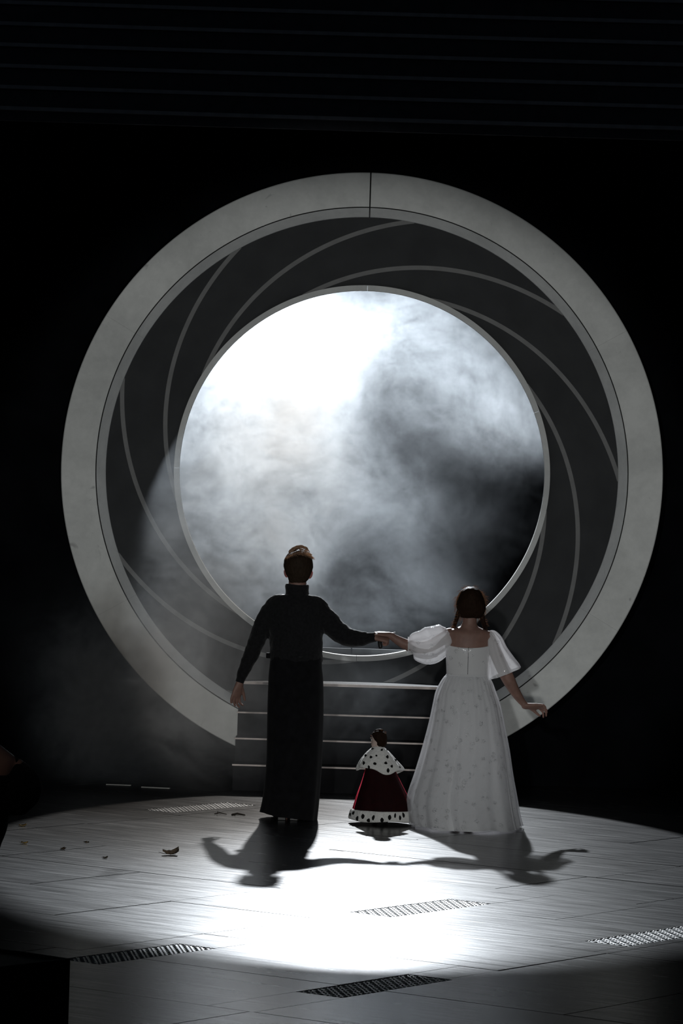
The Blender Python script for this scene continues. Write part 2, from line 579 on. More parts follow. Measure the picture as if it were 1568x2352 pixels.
bm = bmesh.new()
box(bm, (0, 0, -0.01), (1, 1, 0.02))
panel_me = bpy.data.meshes.new('floor_panel')
bm.to_mesh(panel_me)
bm.free()
panel_me.materials.append(M_FLOOR)
plates = [(0.36, 0.60, -2.77, -1.90), (1.78, 2.04, -2.79, -1.92), (0.13, 0.41, -0.18, 0.76), (1.66, 1.92, -0.22, 0.74), (-4.32, -4.06, 3.45, 4.35)]
GAP = 0.010
vlines = [-1.5 + 0.965 * k for k in range(-9, 18)]
rp = random.Random(3)
for r, (v0, v1) in enumerate(zip(vlines, vlines[1:])):
    us = []
    u = -13.8 + (0.0 if r % 2 else 0.97)
    fixed = {8: [-1.8, 0.2, 2.0], 9: [-2.7, -0.8, 0.2, 2.0, 3.0], 10: [-1.83, -0.8, 1.0, 2.0], 12: [-1.8, 0.0, 0.95]}.get(r)
    while u < 11:
        us.append(u)
        u += 0.99 * rp.choice((1, 2, 2))
    if fixed:
        us = [q for q in us if q < fixed[0] - 0.5] + fixed + [q for q in us if q > fixed[-1] + 0.5]
    for u0, u1 in zip(us, us[1:]):
        c = UV((u0 + u1) / 2, (v0 + v1) / 2)
        if not (-5.2 < c.x < 5.2 and 13.0 < c.y < 35): continue
        # cut round the tread plates that are let into the floor
        parts = [(u0, u1, v0, v1)]
        for (a0, a1, b0, b1) in plates:
            nxt = []
            for (p0, p1, q0, q1) in parts:
                if a1 <= p0 or a0 >= p1 or b1 <= q0 or b0 >= q1:
                    nxt.append((p0, p1, q0, q1)); continue
                nxt += [t for t in ((p0, max(a0, p0), q0, q1), (min(a1, p1), p1, q0, q1),
                                    (max(a0, p0), min(a1, p1), q0, max(b0, q0)), (max(a0, p0), min(a1, p1), min(b1, q1), q1))
                        if t[1] - t[0] > 0.02 and t[3] - t[2] > 0.02]
            parts = nxt
        for (p0, p1, q0, q1) in parts:
            o = bpy.data.objects.new('floor_panel', panel_me)
            g = GAP if len(parts) == 1 else GAP * 0.35
            o.location = UV((p0 + p1) / 2, (q0 + q1) / 2, rp.uniform(-0.0008, 0.0008))
            o.rotation_euler = (rp.uniform(-1, 1) * 0.0008, rp.uniform(-1, 1) * 0.0008, GRID)
            o.scale = (p1 - p0 - g, q1 - q0 - g, 1)
            link(o, floor)
for (a0, a1, b0, b1) in plates:
    bm = bmesh.new()
    box(bm, (0, 0, -0.012), (a1 - a0 - 0.012, b1 - b0 - 0.012, 0.02))
    o = obj('tread_plate', bm, M_PLATE, None, label='studded grey metal tread plate let into the floor')
    o.parent = floor
    o.location = UV((a0 + a1) / 2, (b0 + b1) / 2, 0.0)
    o.rotation_euler = (0, 0, GRID)
    bm = bmesh.new()
    nu, nv = int((a1 - a0) / 0.034), int((b1 - b0) / 0.034)
    for i in range(nu):
        for j in range(nv):
            blob(bm, Vector(((i + 0.5) * (a1 - a0) / nu - (a1 - a0) / 2, (j + 0.5) * (b1 - b0) / nv - (b1 - b0) / 2, -0.002)),
                 (0.013, 0.006, 0.005), 6, 4, Matrix.Rotation(PI / 4 if (i + j) % 2 else -PI / 4, 4, 'Z'))
    s = obj('tread_studs', bm, M_BUMP, None)
    s.parent = o
    s['kind'] = 'stuff'

# ------------------------------------------------------------------ walls: black masking round the portal, drape far behind, header
RC = CAM_H          # height of the portal's axis


def arc(r, a, Y):
    return Vector((r * math.cos(a), Y, RC + r * math.sin(a)))


bm = bmesh.new()
n = 96
inner, outer = [], []
for j in range(n):
    a = 2 * PI * j / n
    inner.append(bm.verts.new(arc(1.455, a, 28.29)))
    c, s = math.cos(a), math.sin(a)
    k = min(8.5 / abs(c) if abs(c) > 1e-6 else 1e9, ((6.2 if s > 0 else RC) / abs(s)) if abs(s) > 1e-6 else 1e9)
    outer.append(bm.verts.new((c * k, 28.29, RC + s * k)))
for j in range(n):
    i = (j + 1) % n
    bm.faces.new((inner[j], inner[i], outer[i], outer[j]))
ext = bmesh.ops.extrude_face_region(bm, geom=list(bm.faces))
bmesh.ops.translate(bm, verts=[g for g in ext['geom'] if isinstance(g, bmesh.types.BMVert)], vec=(0, 0.03, 0))
tag(obj('wall_front', bm, M_VELVET), 'black masking wall around the big ring portal', None, None, 'structure')

bm = bmesh.new()
for sx in range(60):
    x0 = -9 + sx * 0.3
vsr = []
for i in range(181):
    x = -9 + i * 0.1
    y = 37 + 0.09 * math.sin(i * 1.9) + 0.04 * math.sin(i * 0.7)
    vsr.append((bm.verts.new((x, y, 0)), bm.verts.new((x, y, 9))))
for a, b in zip(vsr, vsr[1:]):
    bm.faces.new((a[0], b[0], b[1], a[1]))
tag(obj('wall_back', bm, M_VELVET, smooth=True), 'black drape hanging far behind the ring opening', None, None, 'structure')

# header of horizontal boards and battens over the stage
YH = 24.0
hb = bmesh.new()
zb = P(784, 298, YH).z
box(hb, (0, YH + 0.06, zb + 1.0), (12, 0.04, 2.0))
header = obj('wall_header', hb, M_SLATDARK)
tag(header, 'dark boarded header with thin grey horizontal battens above the ring', None, None, 'structure')
for k in range(7):
    yb = 298 - 26 - 48.6 * k
    z = P(784, yb, YH).z
    bm = bmesh.new()
    prev = None
    rings = []
    for i in range(25):
        x = -6 + i * 0.5
        dz = 0.012 * (x / 2.2) ** 2 * 0.3
        rings.append([Vector((x, YH + yy, z + dz + zz)) for yy, zz in ((0.04, -0.011), (-0.005, -0.011), (-0.012, 0.011), (0.04, 0.011))])
    loft(bm, rings)
    obj('header_batten', bm, M_SLAT, header)
    bm = bmesh.new()
    box(bm, (0, YH + 0.03, z + 0.5 * 48.6 * YH / F_PX), (12, 0.02, 38 * YH / F_PX))
    obj('header_board', bm, M_SLATDARK, header)

# ------------------------------------------------------------------ ring portal
PX = 1 / F_PX
YF = 27.60
R_OUT, R_SEAM, R_LIP = 691 * YF * PX, 611 * YF * PX, 588.5 * 27.72 * PX
Y_LIP = 27.72
Y_END = 28.22
R_END = 431 * Y_END * PX
R_START = 592 * 27.74 * PX
portal = thing('ring_portal', (0, 27.7, 0.0), 'huge pale grey ring portal with a dark spiral-striped funnel behind it', 'stage portal')


def sweep(bm, profile, a0, a1, n):
    rings = [[arc(r, a0 + (a1 - a0) * i / n, Y) for r, Y in profile] for i in range(n + 1)]
    full = abs(a1 - a0) > 2 * PI - 1e-6
    loft(bm, rings, not full, not full)
    if full:
        bmesh.ops.remove_doubles(bm, verts=bm.verts, dist=1e-5)


def cut_stairs(bm):
    """the ring stops against the staircase: take away what lies between its sides low down"""
    X = 0.872
    low = [v for v in bm.verts if v.co.z < RC]
    if not low: return
    sgn = 1 if sum(v.co.x for v in low) > 0 else -1
    bmesh.ops.bisect_plane(bm, geom=list(bm.verts) + list(bm.edges) + list(bm.faces), plane_co=(sgn * X, 0, 0), plane_no=(-sgn, 0, 0), clear_outer=True)
    e = [x for x in bm.edges if x.is_boundary]
    if e: bmesh.ops.holes_fill(bm, edges=e)


deg = math.radians
BOT = 247.5   # the ring meets the stair side here
seams = [(90, 150), (150, 210), (210, BOT), (360 - 67.5 - 0, 330), (330, 390), (30, 90)]
for a0, a1 in seams:
    g0 = 0.14 if a0 == 90 else 0.008
    g1 = 0.14 if a1 == 90 else 0.008
    for nm, prof, mt in (('ring_face', [(R_SEAM + 0.004, YF), (R_OUT - 0.006, YF), (R_OUT, YF + 0.006), (R_OUT, 27.88), (R_SEAM + 0.004, 27.88)], M_RING),
                         ('ring_lip', [(R_SEAM - 0.004, YF + 0.004), (R_SEAM - 0.004, 27.80), (R_LIP, 27.80), (R_LIP, Y_LIP), (R_LIP + 0.003, Y_LIP - 0.006)], M_LIP)):
        bm = bmesh.new()
        sweep(bm, prof, deg(a0 + g0), deg(a1 - g1), max(8, int((a1 - a0) / 1.5)))
        if a0 == 210 or a1 == 330: cut_stairs(bm)
        o = obj(nm, bm, mt, portal, smooth=False)
bm = bmesh.new()
sweep(bm, [(R_SEAM - 0.012, YF + 0.035), (R_SEAM + 0.012, YF + 0.035), (R_SEAM + 0.012, YF + 0.05), (R_SEAM - 0.012, YF + 0.05)], deg(-67.5), deg(247.5), 160)
obj('ring_groove', bm, M_GROOVE, portal, label='dark groove between ring face and lip')
bm = bmesh.new()
box(bm, arc((R_OUT + R_SEAM) / 2, PI / 2, YF + 0.06), (0.05, 0.06, R_OUT - R_SEAM - 0.02))
obj('seam_backing', bm, M_GROOVE, portal)


def cone_r(Y):
    return R_START + (R_END - R_START) * (Y - 27.74) / (Y_END - 27.74)


def cone_at(rpx):
    """depth on the funnel where it is seen at rpx pixels from the axis"""
    lo, hi = 27.74, Y_END
    for _ in range(40):
        m = (lo + hi) / 2
        if cone_r(m) * F_PX / m > rpx: lo = m
        else: hi = m
    return (lo + hi) / 2


bm = bmesh.new()
sweep(bm, [(R_START, 27.74), (R_END, Y_END), (R_END + 0.03, Y_END + 0.02), (R_START + 0.05, 27.76)], 0, 2 * PI, 180)
obj('funnel_wall', bm, M_FUNNEL, portal, smooth=False, label='dark funnel wall inside the ring')
nrm = Vector((0, -(R_START - R_END), 0))
for k in range(9):
    a_out = deg(119.3 + 1.7 - 40 * k)
    bm = bmesh.new()
    rings = []
    for i in range(61):
        D = -1.0 + 70.0 * i / 60
        row = []
        for off in (-4.8, 4.8):
            rr = 588 - 3.258 * D + 0.01366 * D * D
            slope = (-3.258 + 0.02732 * D) * 180 / PI / rr       # dr per unit arc
            ln = math.hypot(1, slope)
            r2 = rr + off / ln
            da = -off * slope / ln / rr
            r2 = min(592, max(431.5, r2))
            Y = cone_at(r2)
            a = a_out + deg(D) + da
            row.append((cone_r(Y), a, Y))
        (ra, aa, ya), (rb, ab, yb_) = row
        rings.append([arc(ra - 0.0015, aa, ya - 0.0015), arc(rb - 0.0015, ab, yb_ - 0.0015), arc(rb + 0.006, ab, yb_ + 0.006), arc(ra + 0.006, aa, ya + 0.006)])
    loft(bm, rings)
    obj('spiral_stripe', bm, M_STRIPE, portal)
R_RIM0 = 419 * Y_END * PX
for a0, a1 in ((90, 180), (180, 270), (270, 381), (21, 90)):
    bm = bmesh.new()
    sweep(bm, [(R_RIM0 + 0.002, Y_END - 0.018), (R_END + 0.002, Y_END - 0.02), (R_END + 0.002, Y_END + 0.06), (R_RIM0 + 0.006, Y_END + 0.06), (R_RIM0 - 0.002, Y_END - 0.004)],
          deg(a0 + 0.05), deg(a1 - 0.05), int((a1 - a0) / 1.2))
    obj('opening_rim', bm, M_RIM, portal)

# threshold board across the foot of the opening
bm = bmesh.new()
zt = P(831, 1490, 28.36).z
for s in (-1, 1):
    box(bm, (s * 0.505 - 0.04, 28.36, (zt + 0.5) / 2), (1.0, 0.03, zt - 0.5))
o = thing('threshold_board', (0, 28.36, 0.0), 'low grey board standing across the foot of the round opening', 'board')
obj('board_front', bm, M_BOARD, o)
for s in (-0.8, 0.8):
    bm = bmesh.new()
    box(bm, (s, 28.40, 0.3), (0.05, 0.04, 0.6))
    obj('board_support', bm, M_RISER, o)

# ------------------------------------------------------------------ staircase
XS = 0.862
stair = thing('staircase', (0, 27.35, 0), 'black stage staircase with worn pale treads rising to the ring', 'staircase')
zs = [0.0, 0.197, 0.378, 0.559, 0.770]
ys = [27.08, 27.26, 27.44, 27.62]
for k in range(4):
    y0 = ys[k]
    y1 = ys[k + 1] if k < 3 else 28.06
    w = XS + 0.018 * (3 - k) * 0.35
    bm = bmesh.new()
    box(bm, (0, y0 + 0.02, (zs[k] + zs[k + 1]) / 2 - 0.01), (2 * w, 0.02, zs[k + 1] - zs[k] - 0.02))
    obj('riser', bm, M_RISER, stair)
    bm = bmesh.new()
    box(bm, (0, (y0 + y1) / 2 + (0.008 if k < 3 else 0.0), zs[k + 1] - 0.011), (2 * w, y1 - y0 + 0.012, 0.022))
    bevel(bm, 0.004)
    obj('tread' if k < 3 else 'landing', bm, M_RISER, stair)
    bm = bmesh.new()
    box(bm, (0, y0 - 0.001, zs[k + 1] - 0.010), (2 * w + .012, 0.012, 0.012 + .008 * (k == 3)))
    obj('nosing', bm, M_TREAD, stair, label='raw pale plywood edge')
for s in (-1, 1):
    bm = bmesh.new()
    prof = [(27.09, 0.0)]
    for k in range(4):
        prof += [(ys[k] + 0.012, zs[k]), (ys[k] + 0.012, zs[k + 1] - 0.023)]
    prof += [(28.05, zs[4] - 0.023), (28.05, 0.0)]
    r0 = [Vector((s * (XS - 0.03), y, z)) for y, z in prof]
    r1 = [Vector((s * (XS - 0.005), y, z)) for y, z in prof]
    loft(bm, [r0, r1])
    obj('side_panel', bm, M_RISER, stair)

# floor marking tape at the wall's foot
for (xa, ya, xb, yb_) in ((244, 1801, 301, 1803), (325, 1807, 390, 1810)):
    a, b = FLOOR(xa, ya, 0.003), FLOOR(xb, yb_, 0.003)
    bm = bmesh.new()
    c = (a + b) / 2
    box(bm, (c.x, c.y, 0.002), ((b - a).length, 0.03, 0.003), Matrix.Rotation(math.atan2((b - a).y, (b - a).x), 4, 'Z'))
    lab = 'thin white tape mark on the dark floor, the one %s the stairs' % ('farther from' if xa < 300 else 'nearer to')
    tag(obj('floor_tape', bm, M_TAPE, origin=(c.x, c.y, 0)), lab, 'tape', 'tape marks by the portal')

# ------------------------------------------------------------------ people helpers
HEADP = [(0.0, .08, .33, -.16), (.04, .15, .39, -.02), (.13, .215, .405, .08), (.24, .25, .41, .24), (.35, .272, .405, .35), (.48, .295, .40, .42),
         (.62, .315, .405, .455), (.76, .312, .395, .45), (.87, .26, .33, .38), (.95, .16, .21, .25), (1.0, .04, .06, .07)]


def head(bm, base, h, yaw=0.0, n=26):
    """head with a face; base at chin height over the neck, facing +Y when yaw is 0"""
    M = Matrix.Translation(base) @ Matrix.Rotation(yaw, 4, 'Z') @ Matrix.Scale(h, 4)
    rings = []
    for t, hw, f, b in smooth_path(HEADP, 2):
        c, r = (f - b) / 2, (f + b) / 2
        rings.append([M @ Vector((hw * math.cos(2 * PI * j / n), c + r * math.sin(2 * PI * j / n), t)) for j in range(n)])
    loft(bm, rings)
    tube(bm, [M @ Vector((0, .38, .52)), M @ Vector((0, .44, .42)), M @ Vector((0, .47, .34)), M @ Vector((0, .42, .30))],
         [.03 * h, .035 * h, .05 * h, .04 * h], 8)
    blob(bm, M @ Vector((0, .405, .20)), (.09 * h, .035 * h, .03 * h), 10, 6)
    blob(bm, M @ Vector((0, .37, .60)), (.2 * h, .04 * h, .035 * h), 10, 6)
    return M


def eyes(M, h, parent):
    for s in (-1, 1):
        bm = bmesh.new()
        blob(bm, M @ Vector((s * .13, .375, .5)), (.05 * h, .05 * h, .04 * h), 10, 6)
        obj('eye', bm, M_EYE, parent, True)


def hand(bm, wrist, fwd, up, left, L=0.18, curl=(0.5, 0.6, 0.4), spread=0.06, thumb=(0.75, 0.55, -0.2), curls=None, tcurl=0.3):
    fwd = Vector(fwd).normalized()
    up = Vector(up)
    up = (up - fwd * up.dot(fwd)).normalized()
    side = fwd.cross(up) if left else up.cross(fwd)       # thumb side
    wrist = Vector(wrist)
    tube(bm, [wrist - fwd * L * .10, wrist + fwd * L * .10, wrist + fwd * L * .3, wrist + fwd * L * .5],
         [(.15 * L, .11 * L), (.18 * L, .105 * L), (.215 * L, .09 * L), (.20 * L, .07 * L)], 14, axes=(side, up))
    for k in range(4):
        ln = (.40, .45, .42, .33)[k] * L
        c = curls[k] if curls else curl
        p = wrist + fwd * (.48 - .02 * abs(k - 1)) * L + side * (.155 - .105 * k) * L
        pts, rad = [p], [.052 * L]
        ang = 0.0
        for q, fr in enumerate((.46, .31, .23)):
            ang += c[q]
            d = fwd * math.cos(ang) - up * math.sin(ang) + side * (spread * (1.4 - k))
            p = p + d.normalized() * ln * fr
            pts.append(p); rad.append((.048, .044, .036)[q] * L)
        tube(bm, pts, rad, 10)
    d = (fwd * thumb[0] + side * thumb[1] + up * thumb[2]).normalized()
    p = wrist + fwd * .10 * L + side * .13 * L
    p1 = p + d * .20 * L
    d2 = (d - up * tcurl + fwd * .25).normalized()
    p2 = p1 + d2 * .17 * L
    p3 = p2 + (d2 + fwd * .2).normalized() * .12 * L
    tube(bm, [p, p1, p2, p3], [.075 * L, .06 * L, .052 * L, .04 * L], 10)


def strand(bm, pts, r, n=4):
    tube(bm, pts, [r] * (len(pts) - 1) + [r * 0.4], n, (False, False))


# ------------------------------------------------------------------ man in black
YM = 25.0
man_base = FLOOR(662, 1884)
man_base.y = YM; man_base.z = 0
man = thing('person', man_base, 'person in a black turtleneck and long black skirt, holding hands, seen from behind', 'person', None)
S = YM / F_PX
bm = bmesh.new()
hb_ = P(683.5, 1347, YM + 0.02)
HM = head(bm, hb_, 0.222, deg(3))
ptube(bm, [(683, 1325, 0.0, 20), (683, 1345, -0.01, 21), (682, 1362, -0.01, 23), (681, 1385, 0, 34)], YM)
loft(bm, prings([(1366, 681, 34, .06, .06), (1378, 680, 56, .09, .08), (1400, 680, 60, .115, .10), (1450, 679, 56, .11, .10),
                 (1500, 679, 50, .10, .10), (1540, 678, 54, .12, .11), (1570, 678, 52, .12, .10)], YM))
ptube(bm, [(634, 1388, 0, 17), (608, 1426, 0, 16), (591, 1466, 0, 14), (573, 1512, 0, 12), (556, 1550, 0, 8.5), (551, 1568, 0, 8)], YM)
ptube(bm, [(724, 1390, 0, 17), (752, 1427, -.02, 17), (774, 1449, -.04, 16), (802, 1463, -.08, 14), (832, 1466, -.12, 11), (858, 1463, -.15, 9)], YM)
for sx in (-1, 1):
    ptube(bm, [(678 + sx * 24, 1560, 0, 28), (674 + sx * 20, 1700, 0, 21), (668 + sx * 16, 1800, -.01, 17), (664 + sx * 14, 1868, -.03, 12), (663 + sx * 13, 1880, -0.03, 11)], YM)
hand(bm, P(550, 1571, YM), (-.26, -.05, -1), (-.62, .78, .15), True, 0.19,
     curls=[(.45, .65, .4), (.35, .55, .4), (.28, .45, .35), (.12, .35, .3)], spread=.10, thumb=(.8, .62, -.1), tcurl=.05)
hand(bm, P(862, 1465, YM - .15), (1, 0, -.15), (0, -.35, .94), False, 0.17, curl=(1.25, 1.5, .9), thumb=(.8, .2, -.5))
skin = fuse(bm, 0.0055, 3)
obj('body', skin, M_SKIN, man, True)
eyes(HM, .222, man)
for x, y, s in ((656.5, 1317, -1), (713, 1320, 1)):
    bm = bmesh.new()
    c = P(x, y, YM + 0.02)
    blob(bm, c, (.011, .022, .029), 12, 8, Matrix.Rotation(s * 0.25, 4, 'Y') @ Matrix.Rotation(-s * 0.5, 4, 'Z'))
    obj('ear', bm, M_EARSKIN, man, True, label='ear with the red back light glow put into its colour')
# sweater
bm = bmesh.new()
loft(bm, prings([(1366, 681, 43, .075, .075), (1371, 680.5, 57, .09, .09), (1380, 680, 64, .11, .10), (1400, 680, 66.5, .13, .115), (1450, 679, 63.5, .13, .115),
                 (1490, 680, 60.5, .12, .115), (1508, 680, 61.5, .13, .12), (1519, 679, 60, .13, .12), (1523, 678, 56, .12, .11)], YM))
ptube(bm, [(632, 1387, 0, 20), (608, 1425, 0, 21.5), (593, 1463, 0, 20), (574, 1510, 0, 17.5), (557, 1547, 0, 13), (551.5, 1560, 0, 9.6)], YM)
ptube(bm, [(727, 1389, 0, 21), (752, 1425, -.02, 25.5), (772, 1447, -.04, 24.5), (800, 1463.5, -.08, 22), (830, 1467, -.12, 17.5), (855, 1464, -.15, 10.5)], YM)
ptube(bm, [(682, 1375, 0, 33), (682, 1366, 0, 28)], YM)


def sleeve_w(co):
    return 1.0 if abs(co.x - man_base.x) > 0.13 else 0.6


sw = obj('turtleneck_sweater', fuse(bm, 0.0075, 3, 0.006, 16, sleeve_w), M_BLACK, man, True)
bm = bmesh.new()
rr = prings([(1372, 682, 29, .088, .085), (1363, 682, 27, .083, .08), (1356, 682, 26.5, .081, .078), (1348, 682.5, 27.5, .083, .08), (1342.5, 682.5, 26, .08, .077), (1343, 682.5, 22.5, .070, .068), (1356, 682, 22, .066, .066)], YM, 36, 2,
            wave=lambda t, a: (1 + 0.02 * math.sin(5 * a + 9 * t), 0.004 * math.sin(2 * a + 1)))
loft(bm, rr)
obj('rolled_collar', bm, M_BLACK, sw, True)
for (rows) in ([(557, 1549, 0, 11.6), (552.5, 1560, 0, 10.2), (550, 1567, 0, 10)], [(846, 1465.5, -.135, 12.6), (855, 1464, -.146, 11.3), (862, 1463, -.152, 11)]):
    bm = bmesh.new()
    ptube(bm, rows, YM, caps=(False, False))
    obj('cuff', bm, M_BLACK, sw, True)
# skirt


def man_skirt_wave(t, a):
    return (1 + 0.022 * t * math.sin(6 * a + 0.7) + 0.014 * t * math.sin(11 * a + 2.0), -0.024 * t * t * t * math.cos(a))


bm = bmesh.new()
rr = prings([(1509, 680, 59.5, .125, .115), (1530, 679, 60, .135, .125), (1560, 679, 62.5, .15, .14), (1640, 678, 64, .165, .15), (1750, 675, 63, .175, .165),
             (1830, 668.5, 63.5, .185, .175), (1873, 662, 65, .19, .18)], YM, 72, 4, 0.9, man_skirt_wave)
loft(bm, rr, True, False)
obj('skirt', bm, M_BLACKSKIRT, man, True)
bm = bmesh.new()
loft(bm, prings([(1504, 680, 58, .122, .112), (1506, 680, 59.2, .127, .117), (1514, 680, 59.8, .128, .118), (1516, 680, 58, .124, .114)], YM, 48, 1))
belt = obj('belt', bm, M_LEATHER, man, True)
bm = bmesh.new()
box(bm, P(616, 1505.5, YM - .03), (.030, .05, .036))
bevel(bm, .005, 2)
obj('belt_pack', bm, M_BLACKSKIRT, belt, label='small black transmitter pack on the belt')
for sx in (-1, 1):
    c = FLOOR(660 + sx * 14, 1886)
    bm = bmesh.new()
    rings = []
    for y, hw, h in ((0, .026, .045), (.03, .034, .075), (.09, .036, .085), (.14, .042, .065), (.20, .046, .045), (.25, .038, .032), (.275, .015, .018)):
        rings.append([Vector((c.x + sx * y * .15 + hw * math.cos(t), 24.86 + y, max(0.001, h * .5 + h * .5 * math.sin(t)))) for t in [2 * PI * j / 14 for j in range(14)]])
    loft(bm, rings)
    sh = obj('shoe', bm, M_LEATHER, man, True)
    bm = bmesh.new()
    box(bm, (c.x, 24.885, .012), (.055, .06, .024))
    bevel(bm, .004)
    obj('heel', bm, M_LEATHER, sh)
# hair
bm = bmesh.new()
loft(bm, prings([(1344, 682, 7, .062, -.02), (1339, 683, 17, .085, .0), (1332, 685, 21.5, .098, .0), (1324, 685.5, 26, .112, .01), (1313, 685, 30.5, .122, .03), (1303, 685, 33, .130, .05),
                 (1292, 685, 33.5, .132, .09), (1283, 685.5, 31.5, .126, .12), (1276, 687, 28.5, .108, .13), (1270, 688.5, 23.5, .075, .13), (1264.5, 690, 16, .03, .128), (1260, 691, 9, -.02, .118)], YM + .02, 30, 2))
hm = fuse(bm, 0.006, 2, 0.004, 30)
hair = obj('hair', hm, M_HAIRMAN, man, True)
bm = bmesh.new()
ptube(bm, [(668, 1268, .06, 7), (680, 1262, .09, 8), (692, 1260, .11, 8.5), (703, 1264, .10, 6), (708, 1271, .08, 4)], YM, 12)
ptube(bm, [(683, 1262, .10, 5), (691, 1257.5, .12, 5), (700, 1260, .12, 4)], YM, 10)
obj('quiff', fuse(bm, 0.005, 2, 0.004, 40), M_STRANDMAN, hair, True, label='light brown quiff with the back light put into its colour')
bm = bmesh.new()
rh = random.Random(5)
for k in range(1500):
    u = rh.uniform(-1, 1)
    v = rh.random() ** .8
    x = 690 - 3 * v + u * (15 + 15 * v)
    y = 1258 + 18 * v + 13 * u * u * (1 - .35 * v) + rh.uniform(-1.5, 1.5)
    a = P(x, y - 1, YM + .02 + .09 - .19 * v)
    d = Vector((.45 * u + rh.uniform(-.25, .55), -rh.uniform(.35, 1.0), .12 - .28 * abs(u) - .12 * v + rh.uniform(-.05, .18))).normalized() * rh.uniform(.02, .042)
    strand(bm, [a - d * .35 - Vector((0, 0, .003)), a + Vector((0, 0, .003)), a + d * .55 + Vector((0, 0, .003)), a + d - Vector((0, 0, .002))], .0008, 3)
obj('stray_hairs', bm, M_STRANDMAN, hair)  # crown layer added to carry the back light tone
hair.children[-1]['kind'] = 'stuff'

# ------------------------------------------------------------------ woman in white
YW = 24.9
wb = P(1066, 1888, YW); wb.z = 0
woman = thing('person', wb, 'person in a long white tulle gown with two braids, arms out, seen from behind', 'person', None)
bm = bmesh.new()
HW = head(bm, P(1079.5, 1424, YW + .02), 0.215, deg(-2))
ptube(bm, [(1080, 1400, 0, 15.5), (1079, 1420, -.005, 16), (1078, 1432, -.005, 17), (1077, 1446, 0, 25)], YW)
loft(bm, prings([(1437, 1077.5, 17, .045, .045), (1443, 1077, 31, .06, .05), (1449, 1076, 46, .075, .06), (1458, 1075, 50, .088, .075), (1484, 1073.5, 49.5, .098, .09), (1520, 1073, 46, .095, .10),
                 (1550, 1072, 43, .09, .09), (1580, 1071, 52, .12, .10), (1620, 1070, 54, .13, .11)], YW))
ptube(bm, [(1033, 1456, 0, 15), (1012, 1470, 0, 14.5), (985, 1484, -.01, 14), (962, 1487, -.015, 14), (942, 1484, -.02, 13.4), (920, 1474.5, -.025, 11.5), (900, 1462.5, -.03, 8.3), (893, 1458.5, -.03, 7.6)], YW)
ptube(bm, [(1122, 1462, 0, 14.5), (1134, 1490, 0, 14.5), (1148, 1522, -.01, 15), (1165, 1556, -.01, 15.2), (1181, 1586, 0, 12.2), (1197, 1610, .01, 8.8), (1209, 1622, .01, 7)], YW)
for sx in (-1, 1):
    ptube(bm, [(1070 + sx * 24, 1600, 0, 29), (1066 + sx * 20, 1740, 0, 20), (1062 + sx * 16, 1840, 0, 16), (1060 + sx * 14, 1872, 0, 10)], YW)
hand(bm, P(896, 1458.5, YW - .03), (-1, .0, .10), (0, -.25, .97), True, 0.165,
     curls=[(.25, .7, .5), (.2, .55, .4), (.15, .45, .35), (.15, .4, .3)], thumb=(.75, .25, -.7), tcurl=.2)
hand(bm, P(1210, 1622, YW + .01), (1, .05, .0), (.0, .45, .9), False, 0.185,
     curls=[(.75, .6, .25), (.55, .7, .3), (.35, .75, .35), (.20, .75, .40)], spread=.16, thumb=(.85, .25, -.5), tcurl=.45)
obj('body', fuse(bm, 0.0052, 3), M_SKIN, woman, True)
eyes(HW, .215, woman)
for sx in (-1, 1):
    c = P(1062 + sx * 15, 1888, YW)
    bm = bmesh.new()
    rings = []
    for y, hw, h in ((-.06, .02, .03), (-.03, .028, .06), (.03, .03, .07), (.09, .036, .05), (.15, .034, .035), (.18, .014, .015)):
        rings.append([Vector((c.x + hw * math.cos(t), YW + y, max(.001, h * .5 + h * .5 * math.sin(t)))) for t in [2 * PI * j / 12 for j in range(12)]])
    loft(bm, rings)
    obj('shoe', bm, M_SATIN, woman, True)
# gown
bm = bmesh.new()
loft(bm, prings([(1487, 1073.3, 47, .093, .09), (1484, 1073.3, 51, .105, .10), (1490, 1073.2, 51.3, .107, .105), (1512, 1073, 49.5, .105, .118), (1535, 1072, 47.5, .10, .105), (1556, 1072, 47, .10, .10)], YW, 40, 2,
                wave=lambda t, a: (1.0, 0.010 * (1 - t) * math.cos(2 * a))), False, False)
bod = obj('bodice', bm, M_DRESS, woman, True)
bm = bmesh.new()
for k in range(24):
    box(bm, P(1075.5 - k * .085, 1488 + k * 2.6, YW - .108 + .0002 * k), (.0035, .004, .0055))
obj('back_fastening', bm, M_GROOVE, bod, label='line of small dark fastenings down the back')
bm = bmesh.new()
loft(bm, prings([(1549, 1072, 47.4, .102, .102), (1550, 1072, 48.3, .105, .105), (1556, 1072, 48.6, .106, .106), (1558, 1072, 47.6, .103, .103)], YW, 40, 1), False, False)
obj('waistband', bm, M_SATIN, bod, True)
SK = [(1550, 1072, 47, .10, .10), (1562, 1071.5, 57, .13, .125), (1588, 1069.5, 69, .165, .15), (1615, 1071, 77, .19, .17), (1660, 1071, 86.5, .23, .20), (1718, 1069, 99.5, .28, .25),
      (1775, 1064.5, 112, .36, .30), (1828, 1060.5, 125, .45, .34), (1866, 1063.5, 128, .53, .37), (1891, 1069, 128.5, .57, .38)]


def gown_wave(amp, ph, zr=0.0):
    def w(t, a):
        f = math.sin(9 * a + ph) * .55 + math.sin(14 * a + 2.1 * ph + 1.5 * t) * .35 + math.sin(23 * a + ph) * .22
        return (1 + amp * (0.25 + 0.75 * t) * f * min(1, t * 7) + .012 * (1 - t) ** 2 * math.sin(37 * a + ph) * min(1, t * 9), 0.006 * t ** 6 * math.sin(5 * a + ph) + zr)
    return w


